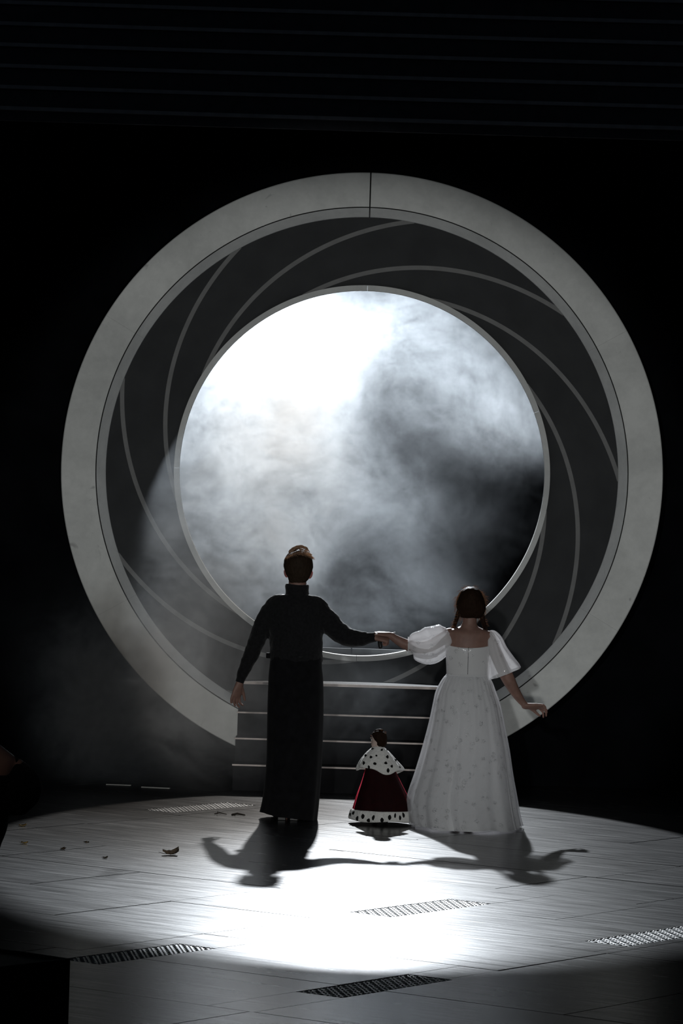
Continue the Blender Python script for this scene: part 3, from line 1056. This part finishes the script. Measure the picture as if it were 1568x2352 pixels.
bm = bmesh.new()
loft(bm, prings([(y, cx, hw * .965 - 1, b * .95, f * .95) for y, cx, hw, b, f in SK], YW, 120, 4, 1.0, gown_wave(.045, .4)), False, False)
obj('skirt_lining', bm, M_DRESS, woman, True)
bm = bmesh.new()
loft(bm, prings(SK, YW, 240, 4, 1.0, gown_wave(.042, 2.2)), False, False)
obj('tulle_overskirt', bm, M_TULLE, woman, True, label='sheer sequinned tulle overskirt')


M_SLEEVE = make_dress_mat('white_sleeve_tulle', 0.22)


def sleeve(rows, ph, name='puff_sleeve'):
    bm = bmesh.new()
    rows = smooth_path(rows, 4)
    pts = [P(x, y, YW + d) for x, y, d, r, q in rows]
    m = len(pts)
    n = 64
    rings = []
    for i, (x, y, d, r, q) in enumerate(rows):
        t = pts[min(i + 1, m - 1)] - pts[max(i - 1, 0)]
        s, dd = frame(t)
        k = r * YW / F_PX
        ring = []
        for j in range(n):
            a = 2 * PI * j / n
            u = i / (m - 1)
            f = 1 + .055 * math.sin(5 * a + ph + u * 2.5) + .04 * math.sin(9 * a + ph * 2 - u * 2) + .03 * (1 - u) * math.sin(16 * a + ph)
            ring.append(pts[i] + s * (math.cos(a) * k * f) + dd * (math.sin(a) * k * f * q))
        rings.append(ring)
    loft(bm, rings, False, False)
    return obj(name, bm, M_SLEEVE, woman, True)


sleeve([(1035, 1458, 0, 20, .8), (1026, 1464, 0, 31, .85), (1010, 1471, 0, 36, .9), (987, 1480.5, -.01, 42, .95), (968, 1482, -.015, 38.5, .9), (951, 1480, -.02, 29, .85), (941, 1481, -.02, 18, .85), (936, 1481, -.02, 18.5, .85)], .3)
sleeve([(1121, 1455, 0, 7, 1.2), (1128, 1460, 0, 14, 1.2), (1134, 1473, 0, 19.5, 1.2), (1140, 1496, 0, 24.5, 1.2), (1148, 1520, -.005, 32, 1.1), (1155, 1539, -.01, 39, 1.05), (1158, 1547, -.01, 41, 1.0)], 1.7)
# hair with two braids
bm = bmesh.new()
loft(bm, prings([(1419, 1080, 17, .070, -.01), (1417.5, 1080, 24, .082, .0), (1410, 1081, 28, .095, .01), (1402, 1081.5, 32.5, .102, .03), (1394, 1081, 34.5, .107, .04), (1384, 1081, 32.5, .110, .06),
                 (1370, 1081.5, 28.5, .108, .09), (1358, 1081.5, 22.5, .092, .095), (1351.5, 1081.5, 15, .065, .08), (1348, 1081.5, 7, .03, .05)], YW + .02, 30, 2))
whair = obj('hair', fuse(bm, 0.006, 2, 0.003, 34), M_HAIRWOMAN, woman, True)
for s, path in ((-1, [(1055, 1401, -.01), (1052, 1410, -.015), (1049, 1421, -.01), (1045, 1432, .01), (1043, 1439, .05), (1042, 1447, .085), (1042, 1460, .10)]),
                (1, [(1105, 1406, -.02), (1107.5, 1417, -.035), (1109, 1428, -.04), (1112, 1438, -.03), (1114, 1444, .0), (1115, 1449, .05), (1115, 1460, .09)])):
    bm = bmesh.new()
    pp = [P(x, y, YW + .02 + d) for x, y, d in smooth_path(path, 6)]
    for i, p in enumerate(pp):
        if i % 2: continue
        r = .0125 - .0045 * i / len(pp)
        for q in (-1, 1):
            blob(bm, p + Vector((q * .0062, 0, .003 * q)), (r * .85, r * .9, r * 1.15), 8, 6, Matrix.Rotation(q * .6, 4, 'Y'))
    obj('braid', fuse(bm, 0.0035, 1), M_HAIRWOMAN, whair, True)
bm = bmesh.new()
rh = random.Random(11)
for k in range(170):
    t = rh.uniform(-.15, 1.15) * PI
    if rh.random() < .35: t = rh.choice((rh.uniform(-.35, .15), rh.uniform(.85, 1.35))) * PI
    x = 1081 + 33 * math.cos(t); y = 1386 - (36 if math.sin(t) > 0 else 40) * math.sin(t)
    a = P(x, y, YW + rh.uniform(-.05, .08))
    out = Vector((math.cos(t), 0, math.sin(t)))
    tan = Vector((math.sin(t), 0, -math.cos(t))) * (1 if math.cos(t) > 0 else -1)
    d = (out * rh.uniform(.1, .9) + tan * rh.uniform(.2, 1.0) + Vector((0, rh.uniform(-.4, .4), 0))).normalized() * rh.uniform(.015, .045)
    strand(bm, [a - out * .006, a + d * .5 + out * .004, a + d + Vector((0, 0, -.004))], .00065)
for k in range(900):
    t = rh.uniform(.02, .98) * PI
    x0 = 1081.5 + rh.uniform(-2, 2)
    rr_ = 33.5 * rh.uniform(.93, 1.03)
    dd = rh.uniform(-.03, .07)
    sg = 1 if math.cos(t) > 0 else -1
    pts_ = []
    for q in range(4):
        tt = t - sg * q * .13 if q else t
        pts_.append(P(1081.3 + rr_ * math.cos(tt) * 1.0, 1387 - rr_ * 1.12 * math.sin(tt) + (0 if math.sin(tt) > 0 else 0), YW + .02 + dd))
    strand(bm, pts_, .0007, 3)
for k in range(70):
    left = rh.random() < .6
    y = rh.uniform(1402, 1442)
    x = (1053 - (y - 1402) * .28) if left else (1106 + (y - 1402) * .2)
    a = P(x + rh.uniform(-4, 4), y, YW + rh.uniform(-.03, .05))
    d = Vector(((-1 if left else 1) * rh.uniform(.2, 1), rh.uniform(-.4, .4), rh.uniform(-.8, .5))).normalized() * rh.uniform(.012, .032)
    strand(bm, [a, a + d * .5 + Vector((0, 0, .003)), a + d], .00065)
o = obj('stray_hairs', bm, M_STRANDWOMAN, whair)
o['kind'] = 'stuff'

# the stick with its black grip in the joined hands
st = thing('puppet_stick', P(872, 1482, YM - .15), 'thin pale stick with a black grip held in the joined hands', 'stick')
bm = bmesh.new()
tube(bm, [P(873.5, 1486, YM - .17), P(872, 1476, YM - .16), P(871, 1466, YM - .15)], [.014, .0145, .013], 12)
obj('grip', bm, M_LEATHER, st, True)
bm = bmesh.new()
tube(bm, [P(872, 1462, YM - .12), P(890, 1455.5, YM - .08), P(907, 1452, YM - .04)], [.0022, .0022, .002], 8)
obj('rod', bm, M_STICK, st, True)

# ------------------------------------------------------------------ doll in ermine and crimson
YD = 24.83
db = P(873, 1880, YD); db.z = 0
doll = thing('doll', db, 'small crowned-robe doll in white spotted ermine cape and crimson robe, between the two people', 'doll')
doll['label'] = 'small doll in a white spotted ermine cape and crimson robe between the two people'
bm = bmesh.new()
HD = head(bm, P(867.5, 1719, YD), 0.112, deg(62))
ptube(bm, [(868.5, 1706, 0, 8), (869, 1722, 0, 9)], YD)
loft(bm, prings([(1716, 869, 8, .02, .02), (1724, 869, 20, .035, .03), (1745, 869, 27, .05, .045), (1800, 871, 28, .06, .05)], YD))
for s in (-1, 1):
    ptube(bm, [(869 + s * 16, 1729, 0, 6), (869 + s * 23, 1748, .02, 5.5), (869 + s * 20, 1770, .05, 5)], YD)
    ptube(bm, [(872 + s * 12, 1795, 0, 11), (872 + s * 12, 1877, 0, 7)], YD)
obj('body', fuse(bm, 0.0035, 2), M_PORCELAIN, doll, True)
eyes(HD, .112, doll)
for s in (-1, 1):
    bm = bmesh.new()
    c = P(872 + s * 12, 1890, YD)
    blob(bm, Vector((c.x, YD - .0, .014)), (.02, .045, .014), 12, 6)
    obj('shoe', bm, M_LEATHER, doll, True)
bm = bmesh.new()
loft(bm, prings([(1715, 875.5, 8, .028, .01), (1711, 876, 10.5, .040, .012), (1704, 875.5, 13, .048, .018), (1694, 872.5, 16.5, .052, .032), (1686, 870.5, 16.5, .049, .040), (1680, 871, 11, .038, .030), (1677.5, 871.5, 6, .022, .018)], YD, 24, 2))
ptube(bm, [(858, 1686, .0, 4), (866, 1680, .0, 5.5), (876, 1679, .0, 5)], YD, 10)
dh = obj('hair', fuse(bm, 0.0035, 2, .003, 50), M_HAIRWOMAN, doll, True)
bm = bmesh.new()
for k in range(40):
    x = rh.uniform(853, 888); y = 1694 - 16 * math.sqrt(max(0, 1 - ((x - 871) / 18) ** 2))
    a = P(x, y, YD + rh.uniform(-.03, .03))
    d = Vector((rh.uniform(-1, .5), rh.uniform(-.3, .3), rh.uniform(0, .8))).normalized() * rh.uniform(.006, .016)
    strand(bm, [a - d * .2, a + d * .5, a + d], .0005)
o = obj('stray_hairs', bm, M_STRANDWOMAN, dh)
o['kind'] = 'stuff'


def robe_wave(t, a):
    f = math.sin(7 * a + .4) * .6 + math.sin(11 * a + 1.2) * .4
    return (1 + .045 * t * f, 0.0)


ROBE = [(1745, 871, 27, .06, .05), (1776, 873.5, 37.5, .085, .08), (1800, 875.5, 47, .11, .10), (1824, 877, 57, .14, .13), (1850, 878, 66, .165, .155), (1866, 878, 70, .175, .165)]
bm = bmesh.new()
loft(bm, prings(ROBE, YD, 88, 4, 1.0, robe_wave), True, False)
obj('robe', bm, M_RED, doll, True)


def trim_wave(t, a):
    f = math.sin(7 * a + .4) * .6 + math.sin(11 * a + 1.2) * .4
    return (1 + .045 * f, 0.005 * math.sin(4 * a + .5) * t)


TR = [(1859, 877.5, 69, .176, .165), (1861, 877, 71.5, .182, .17), (1870, 876, 73.5, .187, .175), (1878, 875, 74.5, .19, .18), (1882.5, 875, 73.5, .187, .178), (1883.5, 875.5, 71, .18, .17)]
bm = bmesh.new()
loft(bm, prings(TR, YD, 88, 3, 1.0, trim_wave), False, False)
trim_bvh = BVHTree.FromBMesh(bm)
trim = obj('hem_trim', bm, M_ERMINE, doll, True, label='white ermine hem with black tails')


def cape_wave(t, a):
    # deep folds; the hem hangs lower over the right shoulder
    f = .06 * math.sin(5 * a + .2) + .03 * math.sin(9 * a)
    dz = t ** 3 * (-.010 * math.cos(a) + .016 * math.sin(3 * a + 2.4) + .006 * math.sin(6 * a))
    return (1 + f * t, dz)


CAPE = [(1714, 869, 10.5, .034, .03), (1718, 868.5, 16, .043, .04), (1724, 868.5, 23, .055, .05), (1733, 868.5, 31.5, .07, .06), (1745, 869, 41, .09, .075), (1756, 871, 49, .105, .085), (1765, 872.5, 53.5, .112, .09), (1768, 872.5, 52, .108, .087)]
bm = bmesh.new()
loft(bm, prings(CAPE, YD, 80, 4, 1.0, cape_wave), False, False)
cape_bvh = BVHTree.FromBMesh(bm)
cape = obj('ermine_cape', bm, M_ERMINE, doll, True, label='white ermine cape with black tails')


def ermine(bvh, parent, x, y, w, h, rot=0.0):
    d = P(x, y, 1.0) - Vector((0, 0, CAM_H))
    hit, nrm_, idx, dist = bvh.ray_cast(Vector((0, 0, CAM_H)), d.normalized())
    if hit is None: return
    bm = bmesh.new()
    q = YD / F_PX
    if nrm_.dot(d) > 0: nrm_ = -nrm_
    rotm = (-nrm_).to_track_quat('Y', 'Z').to_matrix().to_4x4() @ Matrix.Rotation(rot, 4, 'Y')
    n = 10
    rings = []
    for k, s in ((1.0, .15), (.7, .6), (.2, 1.0), (-.4, .95), (-.85, .55), (-1.0, .1)):
        rings.append([hit + (rotm @ Vector((math.cos(t) * w * q * s, math.sin(t) * .004 * s, k * h * q))) for t in [2 * PI * j / n for j in range(n)]])
    loft(bm, rings)
    obj('ermine_tail', bm, M_SPOT, parent, True)


sc3 = 1568 / 220
for cx_, cy_, w, h, r in ((570, 615, 20, 26, .5), (655, 640, 20, 26, .4), (742, 612, 14, 16, .3), (540, 740, 20, 36, .3), (715, 745, 24, 24, .5), (620, 800, 16, 28, .4), (917, 640, 20, 34, -.3),
                          (895, 735, 22, 24, -.2), (990, 790, 18, 28, -.4), (933, 855, 20, 34, 0), (1050, 685, 26, 14, .4), (1120, 800, 16, 14, 0), (685, 500, 24, 13, .1), (828, 520, 15, 24, -.6), (910, 515, 18, 8, 0), (540, 830, 12, 30, 0)):
    ermine(cape_bvh, cape, 760 + cx_ / sc3, 1650 + cy_ / sc3, 1.2 * w / sc3, 1.2 * h / sc3, -r)
for cx_, cy_, w, h, r in ((375, 1560, 30, 24, .4), (435, 1650, 26, 34, 0), (525, 1620, 27, 38, .2), (620, 1680, 32, 26, 0), (697, 1640, 24, 38, -.05), (832, 1675, 26, 32, 0), (955, 1635, 26, 38, -.2),
                          (1047, 1605, 14, 38, -.1), (1125, 1640, 20, 34, 0), (1180, 1595, 22, 36, .2), (1280, 1640, 24, 34, .1), (320, 1590, 18, 30, .4)):
    ermine(trim_bvh, trim, 760 + cx_ / sc3, 1650 + cy_ / sc3 - 1.5, 1.2 * w / sc3, 1.2 * h / sc3, -r)

# ------------------------------------------------------------------ seated figure at the left edge, box, leaves
YS = 16.3
sb = P(-40, 2060, YS); sb.z = 0
sitter = thing('person', sb, 'seated person in black cut off by the left edge, only shoulder and neck showing', 'person')
bm = bmesh.new()
HS = head(bm, P(-72, 1672, YS + .03), 0.225, deg(35))
ptube(bm, [(-60, 1640, 0, 26), (-48, 1690, 0, 28), (-38, 1722, 0, 36)], YS)
loft(bm, prings([(1708, -34, 32, .05, .05), (1722, -28, 44, .065, .06), (1740, -24, 62, .085, .08), (1765, -26, 66, .10, .09), (1830, -34, 56, .10, .10), (1940, -44, 40, .09, .10), (2010, -60, 46, .12, .11), (2060, -70, 48, .12, .12)], YS))
ptube(bm, [(36, 1765, 0, 26), (45, 1820, .03, 24), (40, 1850, .12, 22), (20, 1856, .28, 17), (0, 1850, .36, 13)], YS)
ptube(bm, [(-92, 1765, 0, 26), (-110, 1830, .03, 24), (-100, 1860, .12, 22), (-60, 1856, .28, 17), (-40, 1850, .36, 13)], YS)
for s in (-1, 1):
    pts = [P(-72 + s * 26, 2052, YS), P(-78 + s * 34, 2056, YS + .22), P(-82 + s * 40, 2060, YS + .43)]
    k = pts[-1]
    tube(bm, pts + [Vector((k.x, k.y + .02, k.z - .2)), Vector((k.x, k.y, .08))], [.075, .068, .055, .05, .035], 14)
hand(bm, P(-4, 1850, YS + .37), (-.4, 1, 0), (0, .1, 1), False, 0.165)
hand(bm, P(-36, 1850, YS + .37), (.3, 1, 0), (0, .1, 1), True, 0.165)
obj('body', fuse(bm, 0.007, 3), M_SKIN, sitter, True)
eyes(HS, .225, sitter)
bm = bmesh.new()
loft(bm, prings([(1776, -28, 64, .108, .098), (1784, -28, 69, .118, .105), (1830, -34, 60, .115, .112), (1872, -36, 58, .105, .11), (1910, -38, 52, .10, .108), (1950, -44, 43, .10, .11), (2010, -60, 50, .13, .12), (2062, -70, 54, .135, .135)], YS))
for sx in (-1, 1):
    q = lambda x: x if sx > 0 else -56 - x
    ptube(bm, [(q(8), 1748, -.01, 24), (q(22), 1768, 0, 38), (q(38), 1800, 0, 55), (q(42), 1826, .01, 54), (q(40), 1845, .03, 38)], YS, flat=.8)
obj('black_top', fuse(bm, 0.008, 4), M_BLACKSKIRT, sitter, True)
bm = bmesh.new()
for s in (-1, 1):
    pts = [P(-72 + s * 26, 2052, YS), P(-78 + s * 34, 2056, YS + .22), P(-82 + s * 40, 2060, YS + .44)]
    k = pts[-1]
    tube(bm, pts + [Vector((k.x, k.y + .02, k.z - .2)), Vector((k.x, k.y, .06))], [.085, .078, .064, .06, .06], 14)
    blob(bm, Vector((k.x, k.y + .06, .03)), (.045, .12, .03))
obj('trousers', fuse(bm, 0.009, 3), M_BLACKSKIRT, sitter, True)
bm = bmesh.new()
MH = HS
rings = []
for t, hw, f, b in ((.05, .2, -.1, .3), (.2, .28, -.02, .38), (.4, .335, .02, .46), (.6, .365, .12, .51), (.78, .36, .36, .5), (.92, .27, .38, .4), (1.03, .14, .22, .24), (1.07, .04, .06, .08)):
    c, r = (f - b) / 2, (f + b) / 2
    rings.append([MH @ Vector((hw * math.cos(2 * PI * j / 24), c + r * math.sin(2 * PI * j / 24), t)) for j in range(24)])
loft(bm, rings)
obj('hair', bm, M_HAIRDARK, sitter, True)

stool = thing('stool', (sb.x - .06, YS, 0), 'plain black stool under the seated person at the left edge', 'stool')
c = stool.location
zz = P(-70, 2062, YS).z - .089
bm = bmesh.new()
tube(bm, [Vector((c.x, c.y, zz - .035)), Vector((c.x, c.y, zz))], [.125, .125], 24, axes=(Vector((1, 0, 0)), Vector((0, 1, 0))), caps=(False, False))
for f in bm.faces: pass
obj('seat', bm, M_CRATE, stool)
for s in (-1, 1):
    for t in (-1, 1):
        bm = bmesh.new()
        tube(bm, [Vector((c.x + s * .10, c.y + t * .1, zz - .01)), Vector((c.x + s * .14, c.y + t * .14, .0))], [.014, .012], 10, caps=(False, False))
        obj('leg', bm, M_CRATE, stool)

# black box at the lower left corner
cr = thing('black_box', (-1.115, 14.9, 0), 'black wooden box with a rimmed top in the lower left corner', 'box')
d1 = Vector((-.635, -.772, 0)); d2 = Vector((-.822, .57, 0)); d2 = (d2 - d1 * d2.dot(d1)).normalized()
c0 = Vector((-1.115, 14.9, 0))
L1, L2, HB = .62, .55, .36
rotb = Matrix.Rotation(math.atan2(d1.y, d1.x), 4, 'Z')
ctr = c0 + d1 * L1 / 2 + d2 * L2 / 2
for (cc, sz) in ((c0 + d1 * L1 / 2 + d2 * .009, (L1, .018, HB)), (c0 + d1 * L1 / 2 + d2 * (L2 - .009), (L1, .018, HB)),
                 (c0 + d2 * L2 / 2 + d1 * .009, (.018, L2 - .036, HB)), (c0 + d2 * L2 / 2 + d1 * (L1 - .009), (.018, L2 - .036, HB))):
    bm = bmesh.new()
    box(bm, cc + Vector((0, 0, HB / 2)), sz, rotb)
    bevel(bm, .003)
    obj('box_side', bm, M_CRATE, cr)
bm = bmesh.new()
box(bm, ctr + Vector((0, 0, HB - .02)), (L1 - .036, L2 - .036, .014), rotb)
obj('box_lid', bm, M_CRATE, cr)


def leaf(x, y, ln, wd, curl, rz, mat, label, name='dry_leaf', cat='leaf', group=None):
    c = FLOOR(x, y)
    bm = bmesh.new()
    rg = random.Random(int(x * 7 + y))
    nu, nv = 11, 7
    g = []
    for i in range(nu):
        row = []
        t = i / (nu - 1)
        for j in range(nv):
            s = j / (nv - 1) * 2 - 1
            w = wd * math.sin(PI * (t * .92 + .05)) ** .7 * (1 + .22 * math.sin(t * 17) * abs(s))
            p = Vector(((t - .5) * ln, s * w / 2, abs(s) ** 1.6 * curl * (.6 + .6 * t) + (abs(t - .5) * 2) ** 2 * curl * .8 + .002 + rg.uniform(0, .15) * curl))
            row.append(bm.verts.new(Matrix.Rotation(rz, 3, 'Z') @ p + c))
        g.append(row)
    for i in range(nu - 1):
        for j in range(nv - 1):
            bm.faces.new((g[i][j], g[i + 1][j], g[i + 1][j + 1], g[i][j + 1]))
    ex = bmesh.ops.solidify(bm, geom=list(bm.faces), thickness=.0012)
    root = thing(name, c, label, cat, group)
    bl = obj('leaf_blade', bm, mat, root, True)
    bm = bmesh.new()
    R3 = Matrix.Rotation(rz, 3, 'Z')
    tube(bm, [c + R3 @ Vector((-ln * .75, 0, .006 + curl * .5)), c + R3 @ Vector((-ln * .4, 0, .004 + curl * .2)), c + R3 @ Vector((ln * .3, 0, .004))], [.0013, .0016, .001], 6)
    obj('leaf_stem', bm, M_TWIG, root, True)


leaf(392, 1964, .10, .08, .024, .3, M_LEAF, 'large curled brown dry leaf lying alone in the light pool')
leaf(52, 1898, .05, .05, .008, .2, M_LEAFPALE, 'small yellowish leaf scrap below the seated person\'s sleeve')
leaf(56, 1938, .045, .05, .008, -.2, M_LEAFPALE, 'small yellowish leaf scrap left of the curled leaf, nearer than its twin')
leaf(145, 1952, .028, .06, .008, .5, M_LEAF, 'tiny brown leaf scrap between the pale scraps and the curled leaf')
leaf(242, 1972, .03, .05, .007, .2, M_LEAF, 'tiny brown leaf scrap just left of the curled leaf')
leaf(198, 1937, .022, .05, .006, .9, M_LEAF, 'smallest brown scrap up and left of the curled leaf')
for k, (xa, xb, y, w) in enumerate(((493, 520, 1869, .004), (533, 562, 1871, .007))):
    a, b = FLOOR(xa, y, .006), FLOOR(xb, y + 1, .008)
    root = thing('twig', (a + b) / 2, ('thin dark bark splinter with upright stub, farther from the long black skirt', 'thicker dark bark strip on the floor close to the long black skirt')[k], 'twig')
    root.location.z = 0
    bm = bmesh.new()
    tube(bm, [a, a * .6 + b * .4 + Vector((0, .05, .004)), b], [w, w * 1.2, w * .7], 7)
    obj('bark', bm, M_TWIG, root, True)
    bm = bmesh.new()
    m = a * .8 + b * .2
    tube(bm, [m, m + Vector((.005, 0, .02 if k == 0 else .008))], [w * .7, w * .4], 6)
    obj('stub', bm, M_TWIG, root, True)

# ------------------------------------------------------------------ smoke: one cloud of density, lit by the lamps
def smoke(name, lo, hi, res, blobs, label, dens=1.0, noise_scale=1.0, edge=0.42):
    vol = bpy.data.volumes.new(name)
    o = bpy.data.objects.new(name, vol)
    link(o)
    tag(o, label, 'smoke', None, 'stuff')
    ng = bpy.data.node_groups.new(name + '_density', 'GeometryNodeTree')
    ng.interface.new_socket('Geometry', in_out='INPUT', socket_type='NodeSocketGeometry')
    ng.interface.new_socket('Geometry', in_out='OUTPUT', socket_type='NodeSocketGeometry')
    L = ng.links.new
    nd = ng.nodes
    go = nd.new('NodeGroupOutput')
    pos = nd.new('GeometryNodeInputPosition')

    def M_(op, a, b=None, clamp=False):
        n = nd.new('ShaderNodeMath'); n.operation = op; n.use_clamp = clamp
        for i, v in enumerate((a, b)):
            if v is None: continue
            if isinstance(v, (int, float)): n.inputs[i].default_value = v
            else: L(v, n.inputs[i])
        return n.outputs[0]

    def V_(op, a, b):
        n = nd.new('ShaderNodeVectorMath'); n.operation = op
        for i, v in enumerate((a, b)):
            if v is None: continue
            if isinstance(v, (tuple, Vector)): n.inputs[i].default_value = v
            else: L(v, n.inputs[i])
        return n

    def NZ(vec, scale, detail, rough, dist):
        n = nd.new('ShaderNodeTexNoise')
        n.inputs['Scale'].default_value = scale
        n.inputs['Detail'].default_value = detail
        n.inputs['Roughness'].default_value = rough
        n.inputs['Distortion'].default_value = dist
        L(vec, n.inputs['Vector'])
        return n
    # curl the coordinates so that the noise breaks into wisps
    warp = NZ(pos.outputs[0], 0.75 * noise_scale, 2, .5, 0)
    wv = V_('SCALE', V_('SUBTRACT', warp.outputs['Color'], (.5, .5, .5)).outputs[0], None)
    wv.inputs['Scale'].default_value = 1.1
    wp = V_('ADD', pos.outputs[0], wv.outputs[0]).outputs[0]
    n1 = NZ(wp, 1.25 * noise_scale, 5, .58, 0.4).outputs['Fac']
    n2 = NZ(V_('MULTIPLY', wp, (1.0, .5, 1.4)).outputs[0], 4.6 * noise_scale, 8, .70, 1.6).outputs['Fac']
    n3 = NZ(wp, 13.0 * noise_scale, 4, .65, 1.2).outputs['Fac']
    tex = M_('ADD', M_('ADD', M_('MULTIPLY', n1, .46), M_('MULTIPLY', n2, .40)), M_('MULTIPLY', n3, .14))
    tex = M_('MULTIPLY', M_('SUBTRACT', tex, edge), 4.8, True)
    tex = M_('ADD', M_('MULTIPLY', M_('POWER', tex, 1.25), .97), .03)
    total = None
    wp2 = V_('ADD', pos.outputs[0], V_('MULTIPLY', wv.outputs[0], (.45, .45, .45)).outputs[0]).outputs[0]
    for c, r, a in blobs:
        d = V_('DIVIDE', V_('SUBTRACT', wp2, Vector(c)).outputs[0], Vector(r)).outputs[0]
        dn = nd.new('ShaderNodeVectorMath'); dn.operation = 'DOT_PRODUCT'
        L(d, dn.inputs[0]); L(d, dn.inputs[1])
        g = M_('MULTIPLY', M_('EXPONENT', M_('MULTIPLY', dn.outputs['Value'], -1.0)), a)
        total = g if total is None else M_('ADD', total, g)
    den = M_('MULTIPLY', M_('MULTIPLY', total, tex), dens)
    den = M_('MAXIMUM', M_('SUBTRACT', den, .004), 0.0)
    vc = nd.new('GeometryNodeVolumeCube')
    L(den, vc.inputs['Density'])
    vc.inputs['Background'].default_value = 0
    vc.inputs['Min'].default_value = lo
    vc.inputs['Max'].default_value = hi
    for a, q in zip('XYZ', res): vc.inputs['Resolution ' + a].default_value = q
    mat = bpy.data.materials.new(name + '_scatter')
    mat.use_nodes = True
    nt = mat.node_tree
    nt.nodes.clear()
    out = nt.nodes.new('ShaderNodeOutputMaterial')
    sct = nt.nodes.new('ShaderNodeVolumeScatter')
    sct.inputs['Color'].default_value = (.87, .935, 1.0, 1)
    sct.inputs['Anisotropy'].default_value = .25
    at = nt.nodes.new('ShaderNodeAttribute')
    at.attribute_name = 'density'
    nt.links.new(at.outputs['Fac'], sct.inputs['Density'])
    nt.links.new(sct.outputs[0], out.inputs['Volume'])
    sm = nd.new('GeometryNodeSetMaterial')
    L(vc.outputs[0], sm.inputs[0])
    sm.inputs['Material'].default_value = mat
    L(sm.outputs[0], go.inputs[0])
    vol.materials.append(mat)
    md = o.modifiers.new('density', 'NODES')
    md.node_group = ng
    return o


def B(x, y, Y, rx, ry, rz, a):
    return (P(x, y, Y), (rx, ry, rz), a)


smoke('smoke_cloud', (-1.9, 28.35, .75), (1.9, 32.5, 4.6), (240, 90, 240), [
    B(650, 800, 30.3, .52, .9, .42, 1.9),
    B(560, 930, 30.2, .48, .9, .48, 1.4),
    B(690, 1030, 30.0, .42, .8, .50, 1.2),
    B(520, 1180, 29.6, .55, .7, .50, .85),
    B(620, 1290, 29.3, .45, .6, .40, .55),
    B(900, 760, 30.2, .50, .8, .34, .75),
    B(1000, 900, 30.2, .60, .8, .36, .50),
    B(1160, 960, 30.0, .40, .7, .26, .45),
    B(880, 1150, 29.6, .38, .7, .42, .25),
    B(900, 1350, 29.2, .45, .6, .28, .26),
    B(760, 1440, 28.9, .55, .4, .22, .30),
    B(720, 900, 30.3, .35, .8, .35, .7),
    B(1080, 1180, 29.8, .50, .8, .40, .045),
], 'bright billowing white smoke filling the round opening', 1.0)
smoke('smoke_drift', (-2.6, 25.9, .05), (.6, 27.9, 2.9), (150, 60, 140), [
    B(420, 1180, 27.3, .30, .4, .45, .24),
    B(440, 1370, 27.1, .38, .4, .40, .24),
    B(560, 1560, 26.8, .45, .4, .45, .20),
    B(260, 1540, 27.0, .40, .4, .40, 2.2),
    B(310, 1690, 26.8, .42, .4, .28, 1.2),
    B(170, 1620, 27.0, .30, .4, .40, .7),
    B(820, 1590, 26.9, .35, .3, .30, .10),
], 'thin grey smoke drifting past the left foot of the ring', 2.4, edge=0.39)
